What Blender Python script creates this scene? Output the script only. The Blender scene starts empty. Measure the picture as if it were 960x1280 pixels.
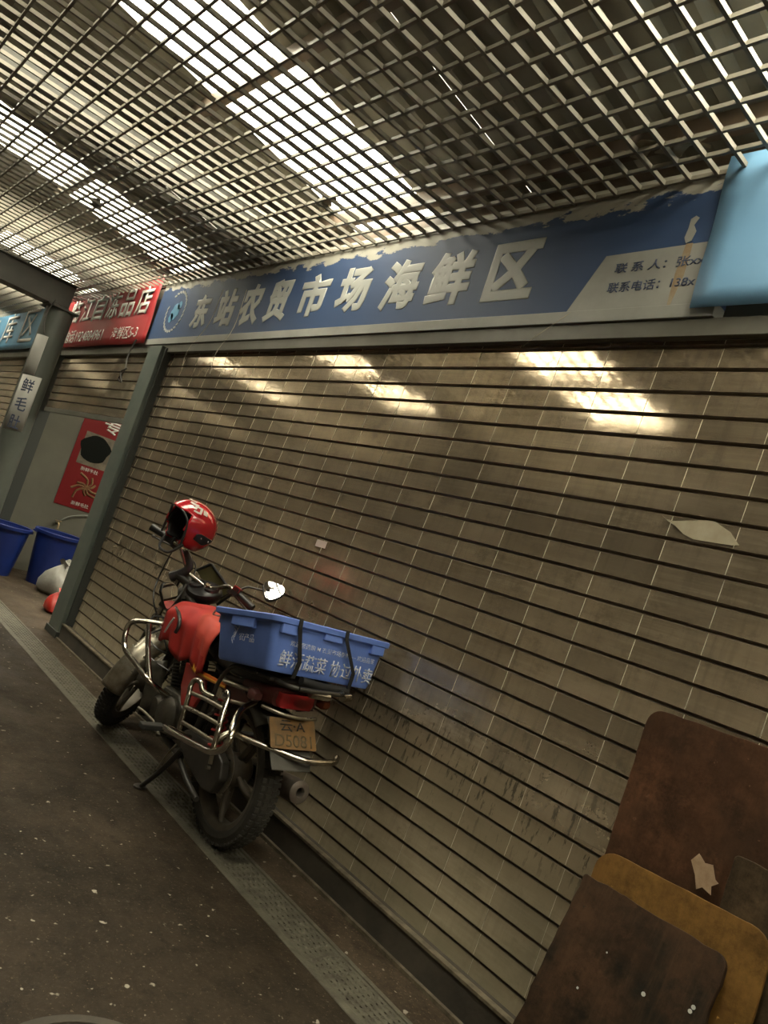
import bpy, bmesh, math, random
from math import sin, cos, pi, radians
from mathutils import Vector, Matrix, Euler

SC = bpy.context.scene
COL = SC.collection
random.seed(7)

# ------------------------------------------------------------------ camera
cam = bpy.data.cameras.new('camera')
cam.sensor_fit = 'VERTICAL'; cam.sensor_height = 32.0
cam.lens = 941.523 * 32.0 / 1280.0
cam.clip_start = 0.05; cam.clip_end = 200
camo = bpy.data.objects.new('camera', cam); COL.objects.link(camo)
RX = (0.62394802, 0.7139389, 0.31777368)
RY = (0.1505253, 0.28922395, -0.94535265)
RZ = (-0.76683179, 0.6376839, 0.07299485)
camo.matrix_world = Matrix(((RX[0], -RY[0], -RZ[0], 0), (RX[1], -RY[1], -RZ[1], 0), (RX[2], -RY[2], -RZ[2], 1.25), (0, 0, 0, 1)))
SC.camera = camo

# ------------------------------------------------------------------ world, daylight, exposure
wd = bpy.data.worlds.new('world'); SC.world = wd; wd.use_nodes = True
bg = wd.node_tree.nodes['Background']
bg.inputs[0].default_value = (1.0, 0.93, 0.785, 1)
bg.inputs[1].default_value = 16.0
SC.view_settings.view_transform = 'Standard'
SC.view_settings.look = 'None'
SC.view_settings.exposure = 0.55
SC.view_settings.gamma = 1.0
SC.view_settings.use_curve_mapping = False
SC.cycles.max_bounces = 8
SC.cycles.diffuse_bounces = 4
SC.cycles.glossy_bounces = 4
SC.cycles.transparent_max_bounces = 12
SC.cycles.use_denoising = True
SC.cycles.caustics_reflective = False
SC.cycles.caustics_refractive = False
SC.cycles.sample_clamp_indirect = 6

WY = 2.18            # shop front plane
GZ = 2.88            # open grid ceiling
SLOPE = 0.15         # roof falls towards the shop front


def roof_z(y):
    return 3.12 + SLOPE * (2.15 - y)


def portal(x, y, z, sx, sy, rot):
    l = bpy.data.lights.new('sky_portal', 'AREA'); l.shape = 'RECTANGLE'; l.size = sx; l.size_y = sy
    l.cycles.is_portal = True
    o = bpy.data.objects.new('sky_portal', l); COL.objects.link(o)
    o.location = (x, y, z); o.rotation_euler = rot


SKY_Y0 = -0.55
STRIPS = [(-14.4, -13.7), (-11.75, -11.05), (-9.1, -8.4), (-6.45, -5.75), (-3.8, -3.1), (-1.15, -0.45), (1.5, 2.2)]
ROOF_Y0, ROOF_Y1 = -3.6, 5.1  # roof and skylights stretched unseen over the stall to light it
for a, b in STRIPS[1:]:
    portal((a + b) / 2, 2.27, roof_z(2.27) + 0.06, b - a, 5.7, (-math.atan(SLOPE), 0, 0))


# ------------------------------------------------------------------ materials
def nodes(name):
    m = bpy.data.materials.new(name); m.use_nodes = True
    nt = m.node_tree
    return m, nt, nt.nodes, nt.links, nt.nodes['Principled BSDF']


def pbr(name, c, rough=0.5, metal=0.0, c2=None, scale=8, bump=0.0, bscale=60, stretch=(1, 1, 1), lo=.35, hi=.65, rvar=0.0, spec=None, coat=0.0, detail=5):
    m, nt, N, L, P = nodes(name)
    P.inputs['Roughness'].default_value = rough
    P.inputs['Metallic'].default_value = metal
    P.inputs['Base Color'].default_value = (*c, 1)
    if spec is not None: P.inputs['Specular IOR Level'].default_value = spec
    if coat: P.inputs['Coat Weight'].default_value = coat; P.inputs['Coat Roughness'].default_value = .08
    tc = N.new('ShaderNodeTexCoord')
    mp = N.new('ShaderNodeMapping'); mp.inputs['Scale'].default_value = stretch
    L.new(tc.outputs['Object'], mp.inputs[0])
    if c2 is not None or rvar:
        n = N.new('ShaderNodeTexNoise'); n.inputs['Scale'].default_value = scale; n.inputs['Detail'].default_value = detail
        n.inputs['Roughness'].default_value = .62
        L.new(mp.outputs[0], n.inputs['Vector'])
        r = N.new('ShaderNodeMapRange'); r.inputs[1].default_value = lo; r.inputs[2].default_value = hi
        L.new(n.outputs[0], r.inputs[0])
        if c2 is not None:
            mx = N.new('ShaderNodeMix'); mx.data_type = 'RGBA'
            mx.inputs['A'].default_value = (*c, 1); mx.inputs['B'].default_value = (*c2, 1)
            L.new(r.outputs[0], mx.inputs['Factor']); L.new(mx.outputs['Result'], P.inputs['Base Color'])
        if rvar:
            r2 = N.new('ShaderNodeMapRange'); r2.inputs[3].default_value = max(.02, rough - rvar); r2.inputs[4].default_value = rough + rvar
            L.new(r.outputs[0], r2.inputs[0]); L.new(r2.outputs[0], P.inputs['Roughness'])
    if bump:
        n = N.new('ShaderNodeTexNoise'); n.inputs['Scale'].default_value = bscale; n.inputs['Detail'].default_value = 4
        L.new(mp.outputs[0], n.inputs['Vector'])
        b = N.new('ShaderNodeBump'); b.inputs['Strength'].default_value = bump; b.inputs['Distance'].default_value = .004
        L.new(n.outputs[0], b.inputs['Height']); L.new(b.outputs[0], P.inputs['Normal'])
    return m


def mat_shutter(name, dirt_z):
    """worn steel slats: rolling streaks, grime blotches, duller paint-like dirt low down"""
    m, nt, N, L, P = nodes(name)
    g = N.new('ShaderNodeNewGeometry')
    def mapping(s):
        mp = N.new('ShaderNodeMapping'); mp.inputs['Scale'].default_value = s
        L.new(g.outputs['Position'], mp.inputs[0]); return mp.outputs[0]
    def noise(vec, sc, det=6, rough=.6):
        n = N.new('ShaderNodeTexNoise'); n.inputs['Scale'].default_value = sc; n.inputs['Detail'].default_value = det
        n.inputs['Roughness'].default_value = rough; L.new(vec, n.inputs['Vector']); return n.outputs[0]
    def rng(v, a, b, c, d):
        r = N.new('ShaderNodeMapRange'); r.inputs[1].default_value = a; r.inputs[2].default_value = b
        r.inputs[3].default_value = c; r.inputs[4].default_value = d; L.new(v, r.inputs[0]); return r.outputs[0]
    def mix(f, A, B):
        x = N.new('ShaderNodeMix'); x.data_type = 'RGBA'
        for k, v in (('A', A), ('B', B)):
            if isinstance(v, tuple): x.inputs[k].default_value = (*v, 1)
            else: L.new(v, x.inputs[k])
        L.new(f, x.inputs['Factor']); return x.outputs['Result']
    def mul(a, b):
        x = N.new('ShaderNodeMath'); x.operation = 'MULTIPLY'; x.use_clamp = True
        L.new(a, x.inputs[0])
        if isinstance(b, float): x.inputs[1].default_value = b
        else: L.new(b, x.inputs[1])
        return x.outputs[0]
    streak = noise(mapping((.9, 1, 34)), 3.0)
    blotch = noise(mapping((1, 1, 1.4)), 2.2, 8, .65)
    vert = noise(mapping((26, 1, 1.2)), 2.0)
    base = mix(rng(blotch, .38, .66, 0, 1), (.53, .43, .30), (.31, .25, .175))
    base = mix(rng(streak, .45, .7, 0, .6), base, (.60, .51, .37))
    base = mix(rng(vert, .5, .72, 0, .5), base, (.21, .175, .13))
    base = mix(rng(noise(mapping((7, 1, 60)), 2.2, 5, .7), .60, .70, 0, .55), base, (.62, .54, .40))
    base = mix(rng(noise(mapping((5, 1, 7)), 2.6, 9, .75), .52, .68, 0, .6), base, (.16, .135, .10))
    sp = N.new('ShaderNodeSeparateXYZ'); L.new(g.outputs['Position'], sp.inputs[0])
    def cell(v, off, size):
        a = N.new('ShaderNodeMath'); a.operation = 'SUBTRACT'; a.inputs[1].default_value = off; L.new(v, a.inputs[0])
        d = N.new('ShaderNodeMath'); d.operation = 'DIVIDE'; d.inputs[1].default_value = size; L.new(a.outputs[0], d.inputs[0])
        f = N.new('ShaderNodeMath'); f.operation = 'FLOOR'; L.new(d.outputs[0], f.inputs[0]); return f.outputs[0]
    cb = N.new('ShaderNodeCombineXYZ'); L.new(cell(sp.outputs['X'], -1.255, .2155), cb.inputs[0]); L.new(cell(sp.outputs['Z'], .1615, .0815), cb.inputs[1])
    wn = N.new('ShaderNodeTexWhiteNoise'); wn.noise_dimensions = '2D'; L.new(cb.outputs[0], wn.inputs['Vector'])
    base = mix(rng(wn.outputs['Value'], .55, 1, 0, .42), base, (.19, .155, .11))
    # dark drips around knee height
    band = mul(rng(sp.outputs['Z'], .42, .62, 0, 1), rng(sp.outputs['Z'], .70, .92, 1, 0))
    drip = noise(mapping((22, 1, 5)), 2.4, 6, .7)
    base = mix(mul(rng(sp.outputs['Z'], .40, .46, 0, .75), rng(sp.outputs['Z'], .66, .74, 1, 0)), base, (.30, .235, .155))
    base = mix(mul(rng(drip, .56, .61, 0, .9), band), base, (.05, .042, .03))
    low = rng(sp.outputs['Z'], .15, dirt_z, 1, 0)
    base = mix(mul(low, rng(blotch, .3, .6, .35, .8)), base, (.28, .25, .165))
    L.new(base, P.inputs['Base Color'])
    met = N.new('ShaderNodeMath'); met.operation = 'SUBTRACT'; met.inputs[0].default_value = .76
    L.new(mul(low, .55), met.inputs[1]); L.new(met.outputs[0], P.inputs['Metallic'])
    ra = N.new('ShaderNodeMath'); ra.operation = 'ADD'
    L.new(rng(blotch, .35, .7, .05, .13), ra.inputs[0]); L.new(mul(low, .18), ra.inputs[1])
    rh = N.new('ShaderNodeMath'); rh.operation = 'ADD'      # hands, dust and splashes dull the slats people can reach
    L.new(ra.outputs[0], rh.inputs[0]); L.new(rng(sp.outputs['Z'], 1.1, 2.0, .16, 0), rh.inputs[1])
    L.new(rh.outputs[0], P.inputs['Roughness'])
    b = N.new('ShaderNodeBump'); b.inputs['Strength'].default_value = .05; b.inputs['Distance'].default_value = .003
    L.new(noise(mapping((3, 1, 9)), 5.0, 4), b.inputs['Height']); L.new(b.outputs[0], P.inputs['Normal'])
    return m


def mat_floor(name, a, b, c, fleck=.0):
    m, nt, N, L, P = nodes(name)
    g = N.new('ShaderNodeNewGeometry')
    def noise(sc, det=8, rough=.65, s=(1, 1, 1)):
        mp = N.new('ShaderNodeMapping'); mp.inputs['Scale'].default_value = s; L.new(g.outputs['Position'], mp.inputs[0])
        n = N.new('ShaderNodeTexNoise'); n.inputs['Scale'].default_value = sc; n.inputs['Detail'].default_value = det
        n.inputs['Roughness'].default_value = rough; L.new(mp.outputs[0], n.inputs['Vector']); return n.outputs[0]
    def rng(v, x0, x1, y0=0, y1=1):
        r = N.new('ShaderNodeMapRange'); r.inputs[1].default_value = x0; r.inputs[2].default_value = x1
        r.inputs[3].default_value = y0; r.inputs[4].default_value = y1; L.new(v, r.inputs[0]); return r.outputs[0]
    def mix(f, A, B):
        x = N.new('ShaderNodeMix'); x.data_type = 'RGBA'
        for k, v in (('A', A), ('B', B)):
            if isinstance(v, tuple): x.inputs[k].default_value = (*v, 1)
            else: L.new(v, x.inputs[k])
        L.new(f, x.inputs['Factor']); return x.outputs['Result']
    col = mix(rng(noise(1.6), .35, .66), a, b)
    col = mix(rng(noise(4.5, s=(1, 2.2, 1)), .5, .72, 0, .7), col, c)
    col = mix(rng(noise(14, 6, .75), .50, .70, 0, .75), col, tuple(v * .55 for v in a))
    col = mix(rng(noise(60, 4, .7), .55, .72, 0, .6), col, tuple(v * 1.9 for v in b))
    col = mix(rng(noise(3.1, 10, .8, (1, 1.8, 1)), .60, .75, 0, .55), col, tuple(v * 2.0 for v in b))
    # pale spilled specks
    col = mix(rng(noise(95, 2, .5), .66, .70, 0, .7), col, tuple(v * 2.6 for v in b))
    f1 = rng(noise(30, 2, .5), .69, .735, 0, 1)
    col = mix(f1, col, (.34, .31, .25))
    f2 = N.new('ShaderNodeMath'); f2.operation = 'MULTIPLY'
    L.new(rng(noise(9, 5, .8), .64, .70), f2.inputs[0]); L.new(rng(noise(1.1, 1), .56, .62), f2.inputs[1])
    col = mix(f2.outputs[0], col, (.20, .18, .14))
    L.new(col, P.inputs['Base Color'])
    P.inputs['Specular IOR Level'].default_value = .14
    L.new(rng(noise(3.0), .35, .7, .45, .8), P.inputs['Roughness'])
    bp = N.new('ShaderNodeBump'); bp.inputs['Strength'].default_value = .35; bp.inputs['Distance'].default_value = .004
    L.new(noise(70, 5), bp.inputs['Height']); L.new(bp.outputs[0], P.inputs['Normal'])
    return m


def mat_skylight(name):
    m, nt, N, L, P = nodes(name)
    N.remove(P)
    out = N['Material Output']
    t = N.new('ShaderNodeBsdfTransparent'); t.inputs[0].default_value = (.86, .86, .80, 1)
    d = N.new('ShaderNodeBsdfTranslucent'); d.inputs[0].default_value = (.85, .84, .76, 1)
    mx = N.new('ShaderNodeMixShader'); mx.inputs[0].default_value = .3
    L.new(t.outputs[0], mx.inputs[1]); L.new(d.outputs[0], mx.inputs[2]); L.new(mx.outputs[0], out.inputs[0])
    return m


def mat_wood(name, a, b, c, seed=0, grain=(3, 3, 30), wet=.0):
    m, nt, N, L, P = nodes(name)
    tc = N.new('ShaderNodeTexCoord')
    def noise(s, sc, det=8, rough=.65):
        mp = N.new('ShaderNodeMapping'); mp.inputs['Scale'].default_value = s; mp.inputs['Location'].default_value = (seed, seed * 2, seed)
        L.new(tc.outputs['Object'], mp.inputs[0])
        n = N.new('ShaderNodeTexNoise'); n.inputs['Scale'].default_value = sc; n.inputs['Detail'].default_value = det
        n.inputs['Roughness'].default_value = rough; L.new(mp.outputs[0], n.inputs['Vector']); return n.outputs[0]
    def rng(v, x0, x1, y0=0, y1=1):
        r = N.new('ShaderNodeMapRange'); r.inputs[1].default_value = x0; r.inputs[2].default_value = x1
        r.inputs[3].default_value = y0; r.inputs[4].default_value = y1; L.new(v, r.inputs[0]); return r.outputs[0]
    def mix(f, A, B):
        x = N.new('ShaderNodeMix'); x.data_type = 'RGBA'
        for k, v in (('A', A), ('B', B)):
            if isinstance(v, tuple): x.inputs[k].default_value = (*v, 1)
            else: L.new(v, x.inputs[k])
        L.new(f, x.inputs['Factor']); return x.outputs['Result']
    col = mix(rng(noise((1, 1, 1), 5), .38, .64), a, b)
    col = mix(rng(noise((30, 2.5, 30), 2.0, 6, .7), .48, .70, 0, .38), col, c)
    col = mix(rng(noise((1, 1, 1), 3.2, 10, .8), .46, .60, 0, .85), col, tuple(v * .38 for v in b))
    col = mix(rng(noise((1, 1, 1), 7, 10, .85), .55, .66, 0, .6), col, tuple(v * 1.25 for v in b))
    col = mix(rng(noise((1, 1, 1), 30, 3), .70, .74), col, tuple(min(1, v * 2.6) for v in a))
    col = mix(rng(noise((1, 1, 1.5), 11, 9, .75), .50, .68, 0, .8), col, tuple(v * .45 for v in a))
    L.new(col, P.inputs['Base Color']); P.inputs['Roughness'].default_value = .7; P.inputs['Specular IOR Level'].default_value = .15
    bp = N.new('ShaderNodeBump'); bp.inputs['Strength'].default_value = .4; bp.inputs['Distance'].default_value = .003
    L.new(noise((30, 3, 30), 5), bp.inputs['Height']); L.new(bp.outputs[0], P.inputs['Normal'])
    return m


def mat_board(name):
    """blue printed sign sheet with a whitewashed, torn upper edge"""
    m, nt, N, L, P = nodes(name)
    g = N.new('ShaderNodeNewGeometry'); sp = N.new('ShaderNodeSeparateXYZ'); L.new(g.outputs['Position'], sp.inputs[0])
    mp = N.new('ShaderNodeMapping'); mp.inputs['Scale'].default_value = (3.5, 1, 9); L.new(g.outputs['Position'], mp.inputs[0])
    n = N.new('ShaderNodeTexNoise'); n.inputs['Scale'].default_value = 2; n.inputs['Detail'].default_value = 7; n.inputs['Roughness'].default_value = .6
    L.new(mp.outputs[0], n.inputs['Vector'])
    a = N.new('ShaderNodeMath'); a.operation = 'MULTIPLY_ADD'; a.inputs[1].default_value = .22; a.inputs[2].default_value = -.11
    L.new(n.outputs[0], a.inputs[0])
    s = N.new('ShaderNodeMath'); s.operation = 'ADD'; L.new(sp.outputs['Z'], s.inputs[0]); L.new(a.outputs[0], s.inputs[1])
    r = N.new('ShaderNodeMapRange'); r.inputs[1].default_value = 2.826; r.inputs[2].default_value = 2.834; L.new(s.outputs[0], r.inputs[0])
    mx = N.new('ShaderNodeMix'); mx.data_type = 'RGBA'
    mx.inputs['A'].default_value = (.030, .062, .145, 1); mx.inputs['B'].default_value = (.36, .35, .30, 1)
    L.new(r.outputs[0], mx.inputs['Factor']); L.new(mx.outputs['Result'], P.inputs['Base Color'])
    P.inputs['Roughness'].default_value = .62
    return m


M = {}
M['slat'] = mat_shutter('worn_steel_slat', .95)
M['slat_dim'] = mat_shutter('dull_steel_slat', 1.6)
M['groove'] = pbr('slat_groove', (.15, .115, .075), .75)
M['lip'] = pbr('slat_lip', (.21, .17, .115), .5, .25, c2=(.12, .095, .065), scale=14)
M['seam'] = pbr('seam_metal', (.70, .64, .50), .35, .35)
M['floor'] = mat_floor('dirty_asphalt', (.020, .0152, .0100), (.049, .0365, .0240), (.012, .0098, .0068))
M['walk'] = mat_floor('dirty_concrete', (.036, .0265, .0175), (.088, .066, .044), (.020, .0150, .0105))
M['sill'] = pbr('dark_sill', (0.045, 0.039, 0.03), .75, c2=(0.075, 0.06375, 0.0465), scale=6, bump=.4)
M['sill_edge'] = pbr('steel_edge', (.28, .24, .17), .5, .5, c2=(.12, .10, .07), scale=20)
M['grate'] = pbr('iron_grate', (0.15, 0.1425, 0.105), .5, .3, c2=(0.0825, 0.075, 0.05625), scale=14, bump=.4, bscale=120)
M['pit'] = pbr('drain_pit', (.02, .018, .014), .9)
M['grid'] = pbr('cream_grid_paint', (0.2331, 0.2182, 0.1786), .45, c2=(0.1786, 0.1637, 0.129), scale=5)
M['roof'] = pbr('roof_underside', (0.2995, 0.293, 0.2474), .6, .1, c2=(0.1823, 0.1693, 0.1367), scale=1.3, lo=.3, hi=.7)
M['sky_sheet'] = mat_skylight('translucent_roof_sheet')
M['purlin'] = pbr('purlin_paint', (0.112, 0.091, 0.07), .6, c2=(0.168, 0.119, 0.084), scale=3)
M['beam'] = pbr('dark_beam', (0.0525, 0.0525, 0.0434), .5, c2=(0.07, 0.07, 0.056), scale=4)
M['post'] = pbr('green_grey_post', (0.0756, 0.0972, 0.0864), .5, c2=(0.1152, 0.1296, 0.1116), scale=5, bump=.1)
M['post_dark'] = pbr('post_shadow_paint', (0.0385, 0.0434, 0.0385), .6)  # darker post paint, the side face's shade put into its colour
M['pole'] = pbr('grey_green_pole', (0.07, 0.0805, 0.07), .45, c2=(0.091, 0.098, 0.084), scale=3)
M['plaster'] = pbr('pale_plaster', (0.144, 0.1404, 0.1116), .8, c2=(0.1188, 0.1152, 0.0918), scale=2, bump=.1)
M['backwall'] = pbr('opposite_wall', (0.24, 0.216, 0.168), .7, c2=(0.144, 0.126, 0.096), scale=1.2)
M['lintel'] = pbr('lintel_steel', (0.15, 0.1462, 0.1237), .45, .2, c2=(0.0975, 0.09375, 0.075), scale=3)
M['strip'] = pbr('pale_sign_edge', (0.31, 0.31, 0.2852), .45, c2=(0.2232, 0.2232, 0.2046), scale=3)
M['board'] = mat_board('blue_sign_sheet')
M['letter'] = pbr('sign_letter_grey', (0.3844, 0.3968, 0.372), .55, c2=(0.3348, 0.3472, 0.3286), scale=4)
M['ink'] = pbr('navy_ink', (.035, .05, .10), .5)
M['ltblue'] = pbr('light_blue_banner', (0.1739, 0.3542, 0.5538), .5, c2=(0.1546, 0.3284, 0.5281), scale=2)
M['poster'] = pbr('poster_red', (.17, .012, .014), .5, spec=.15)
M['ltblue2'] = pbr('blue_banner', (0.0648, 0.1944, 0.324), .45, c2=(0.1008, 0.2592, 0.396), scale=2)
M['redban'] = pbr('red_banner', (0.364, 0.0245, 0.0315), .42, c2=(0.294, 0.021, 0.0245), scale=2)
M['white'] = pbr('white_print', (0.528, 0.52, 0.48), .5)
M['rust'] = pbr('rust_stain', (0.238, 0.154, 0.077), .7, c2=(0.315, 0.266, 0.189), scale=12)
M['paper'] = pbr('taped_paper', (0.39, 0.39, 0.36), .6)
M['black'] = pbr('black_plastic', (.012, .012, .012), .35)
M['rubber'] = pbr('tyre_rubber', (.018, .018, .016), .75, c2=(.03, .028, .022), scale=12)
M['dust'] = pbr('dusty_tyre', (.028, .026, .021), .8, c2=(.05, .045, .035), scale=9)
M['alloy'] = pbr('dusty_alloy', (.15, .13, .10), .5, .4, c2=(.085, .075, .058), scale=10)
M['rimedge'] = pbr('polished_rim', (.7, .68, .6), .22, 1.0)
M['chrome'] = pbr('chrome', (0.612, 0.5865, 0.527), .16, 1.0, c2=(0.357, 0.323, 0.2635), scale=14, rvar=.06)
M['dullchrome'] = pbr('dull_chrome', (.42, .39, .32), .34, .9, c2=(.24, .21, .16), scale=18, rvar=.08)
M['engine'] = pbr('oily_engine', (0.02975, 0.0272, 0.0221), .45, .35, c2=(0.07225, 0.06375, 0.04675), scale=16, bump=.3, bscale=40)
M['frame'] = pbr('black_frame', (.018, .017, .015), .4, c2=(.04, .035, .028), scale=12)
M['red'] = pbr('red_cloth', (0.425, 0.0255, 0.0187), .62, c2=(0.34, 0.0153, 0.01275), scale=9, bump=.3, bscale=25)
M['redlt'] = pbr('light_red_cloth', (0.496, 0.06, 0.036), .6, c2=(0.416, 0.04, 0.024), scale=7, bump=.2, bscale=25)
M['redpaint'] = pbr('red_paint', (.32, .02, .018), .3, c2=(.20, .015, .012), scale=6)
M['yellow'] = pbr('yellow_stripe', (.65, .33, .03), .4)
M['orange'] = pbr('orange_stripe', (.60, .13, .02), .4)
M['vinyl'] = pbr('seat_vinyl', (.02, .02, .018), .5, bump=.15, bscale=90)
M['greyseat'] = pbr('grey_tank_side', (.05, .052, .047), .5)
M['tailred'] = pbr('red_lens', (.30, .012, .014), .22, coat=.4)
M['taildark'] = pbr('dark_red_cowl', (.11, .028, .024), .35, c2=(.08, .03, .025), scale=8)
M['amber'] = pbr('amber_lens', (.28, .07, .03), .25)
M['mudflap'] = pbr('dusty_black_plastic', (.10, .095, .08), .6, c2=(.06, .055, .045), scale=9)
M['plate'] = pbr('yellow_plate', (0.208, 0.108, 0.028), .5, c2=(0.12, 0.072, 0.028), scale=18)
M['platetxt'] = pbr('plate_ink', (.03, .025, .02), .5)
M['platetxt2'] = pbr('worn_plate_ink', (.10, .07, .03), .6)
M['crate'] = pbr('blue_crate', (.145, .245, .66), .45, c2=(.11, .195, .56), scale=5, rvar=.05)
M['cratetxt'] = pbr('worn_white_print', (.60, .64, .72), .6, c2=(.25, .33, .58), scale=70, lo=.5, hi=.62)
M['strap'] = pbr('black_strap', (.010, .010, .010), .7)
M['mirror'] = pbr('mirror_glass', (.9, .9, .88), .02, 1.0)
M['helmet'] = pbr('red_helmet', (0.4, 0.0096, 0.0176), .18, coat=.8)
M['helmin'] = pbr('helmet_lining', (.008, .008, .008), .8)
M['mark'] = pbr('silver_mark', (.50, .42, .38), .4)
M['darkgrey'] = pbr('dark_grey_plastic', (.05, .045, .048), .22, coat=.3)
M['smoke'] = pbr('smoked_panel', (.13, .12, .055), .3)
M['tub'] = pbr('blue_tub', (0.0108, 0.027, 0.162), .35, c2=(0.0084, 0.021, 0.126), scale=3)
M['bagw'] = pbr('white_plastic_bag', (0.325, 0.3185, 0.286), .35, c2=(0.247, 0.2405, 0.2145), scale=10, bump=.5, bscale=20)
M['bagr'] = pbr('red_plastic_bag', (0.434, 0.0245, 0.014), .35, bump=.5, bscale=20)
M['brass'] = pbr('brass', (.35, .27, .16), .4, .8)
M['hose'] = pbr('grey_hose', (.16, .17, .15), .5)
M['wire'] = pbr('thin_wire', (0.03, 0.028, 0.024), .6)
M['string'] = pbr('pale_string', (.5, .47, .38), .7)
M['woodA'] = mat_wood('reddish_plywood', (0.0425, 0.0221, 0.0119), (0.09775, 0.0442, 0.02125), (0.02975, 0.01615, 0.00935), 1)
M['woodB'] = mat_wood('ochre_plywood', (0.1875, 0.1013, 0.024), (0.1275, 0.06375, 0.0165), (0.075, 0.039, 0.01275), 5)
M['woodC'] = mat_wood('blackened_plywood', (.010, .0085, .0055), (.058, .030, .015), (.075, .042, .021), 9)
M['woodD'] = mat_wood('weathered_offcut', (0.09, 0.06, 0.0315), (0.04125, 0.0285, 0.0165), (0.12, 0.0825, 0.045), 13)
M['torn'] = pbr('torn_paper', (.42, .30, .19), .8, c2=(.30, .20, .12), scale=30)
M['fish'] = pbr('peeled_sticker', (0.368, 0.328, 0.232), .6, c2=(0.288, 0.248, 0.168), scale=18)
M['dish'] = pbr('poster_dish', (0.00352, 0.00448, 0.00352), .6, spec=.1)
M['photo'] = pbr('poster_photo', (0.096, 0.078, 0.054), .5, c2=(0.18, 0.15, 0.108), scale=12)
M['photo2'] = pbr('poster_food', (0.132, 0.042, 0.018), .5, c2=(0.21, 0.132, 0.048), scale=30)


# ------------------------------------------------------------------ mesh helpers
def tag(o, label=None, cat=None, group=None, kind=None):
    if label: o['label'] = label
    if cat: o['category'] = cat
    if group: o['group'] = group
    if kind: o['kind'] = kind
    return o


def empty(name, mat=None, parent=None):
    o = bpy.data.objects.new(name, None); COL.objects.link(o); o.empty_display_size = .1
    if mat is not None: o.matrix_world = mat
    if parent: o.parent = parent
    return o


def spline(pts, n=6):
    pts = [Vector(p) for p in pts]
    if len(pts) < 3: return pts
    P = [pts[0] * 2 - pts[1]] + pts + [pts[-1] * 2 - pts[-2]]
    out = []
    for i in range(1, len(P) - 2):
        for k in range(n):
            t = k / n; a, b, c, d = P[i - 1], P[i], P[i + 1], P[i + 2]
            out.append(.5 * ((2 * b) + (c - a) * t + (2 * a - 5 * b + 4 * c - d) * t * t + (3 * b - a - 3 * c + d) * t ** 3))
    out.append(pts[-1]); return out


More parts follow.
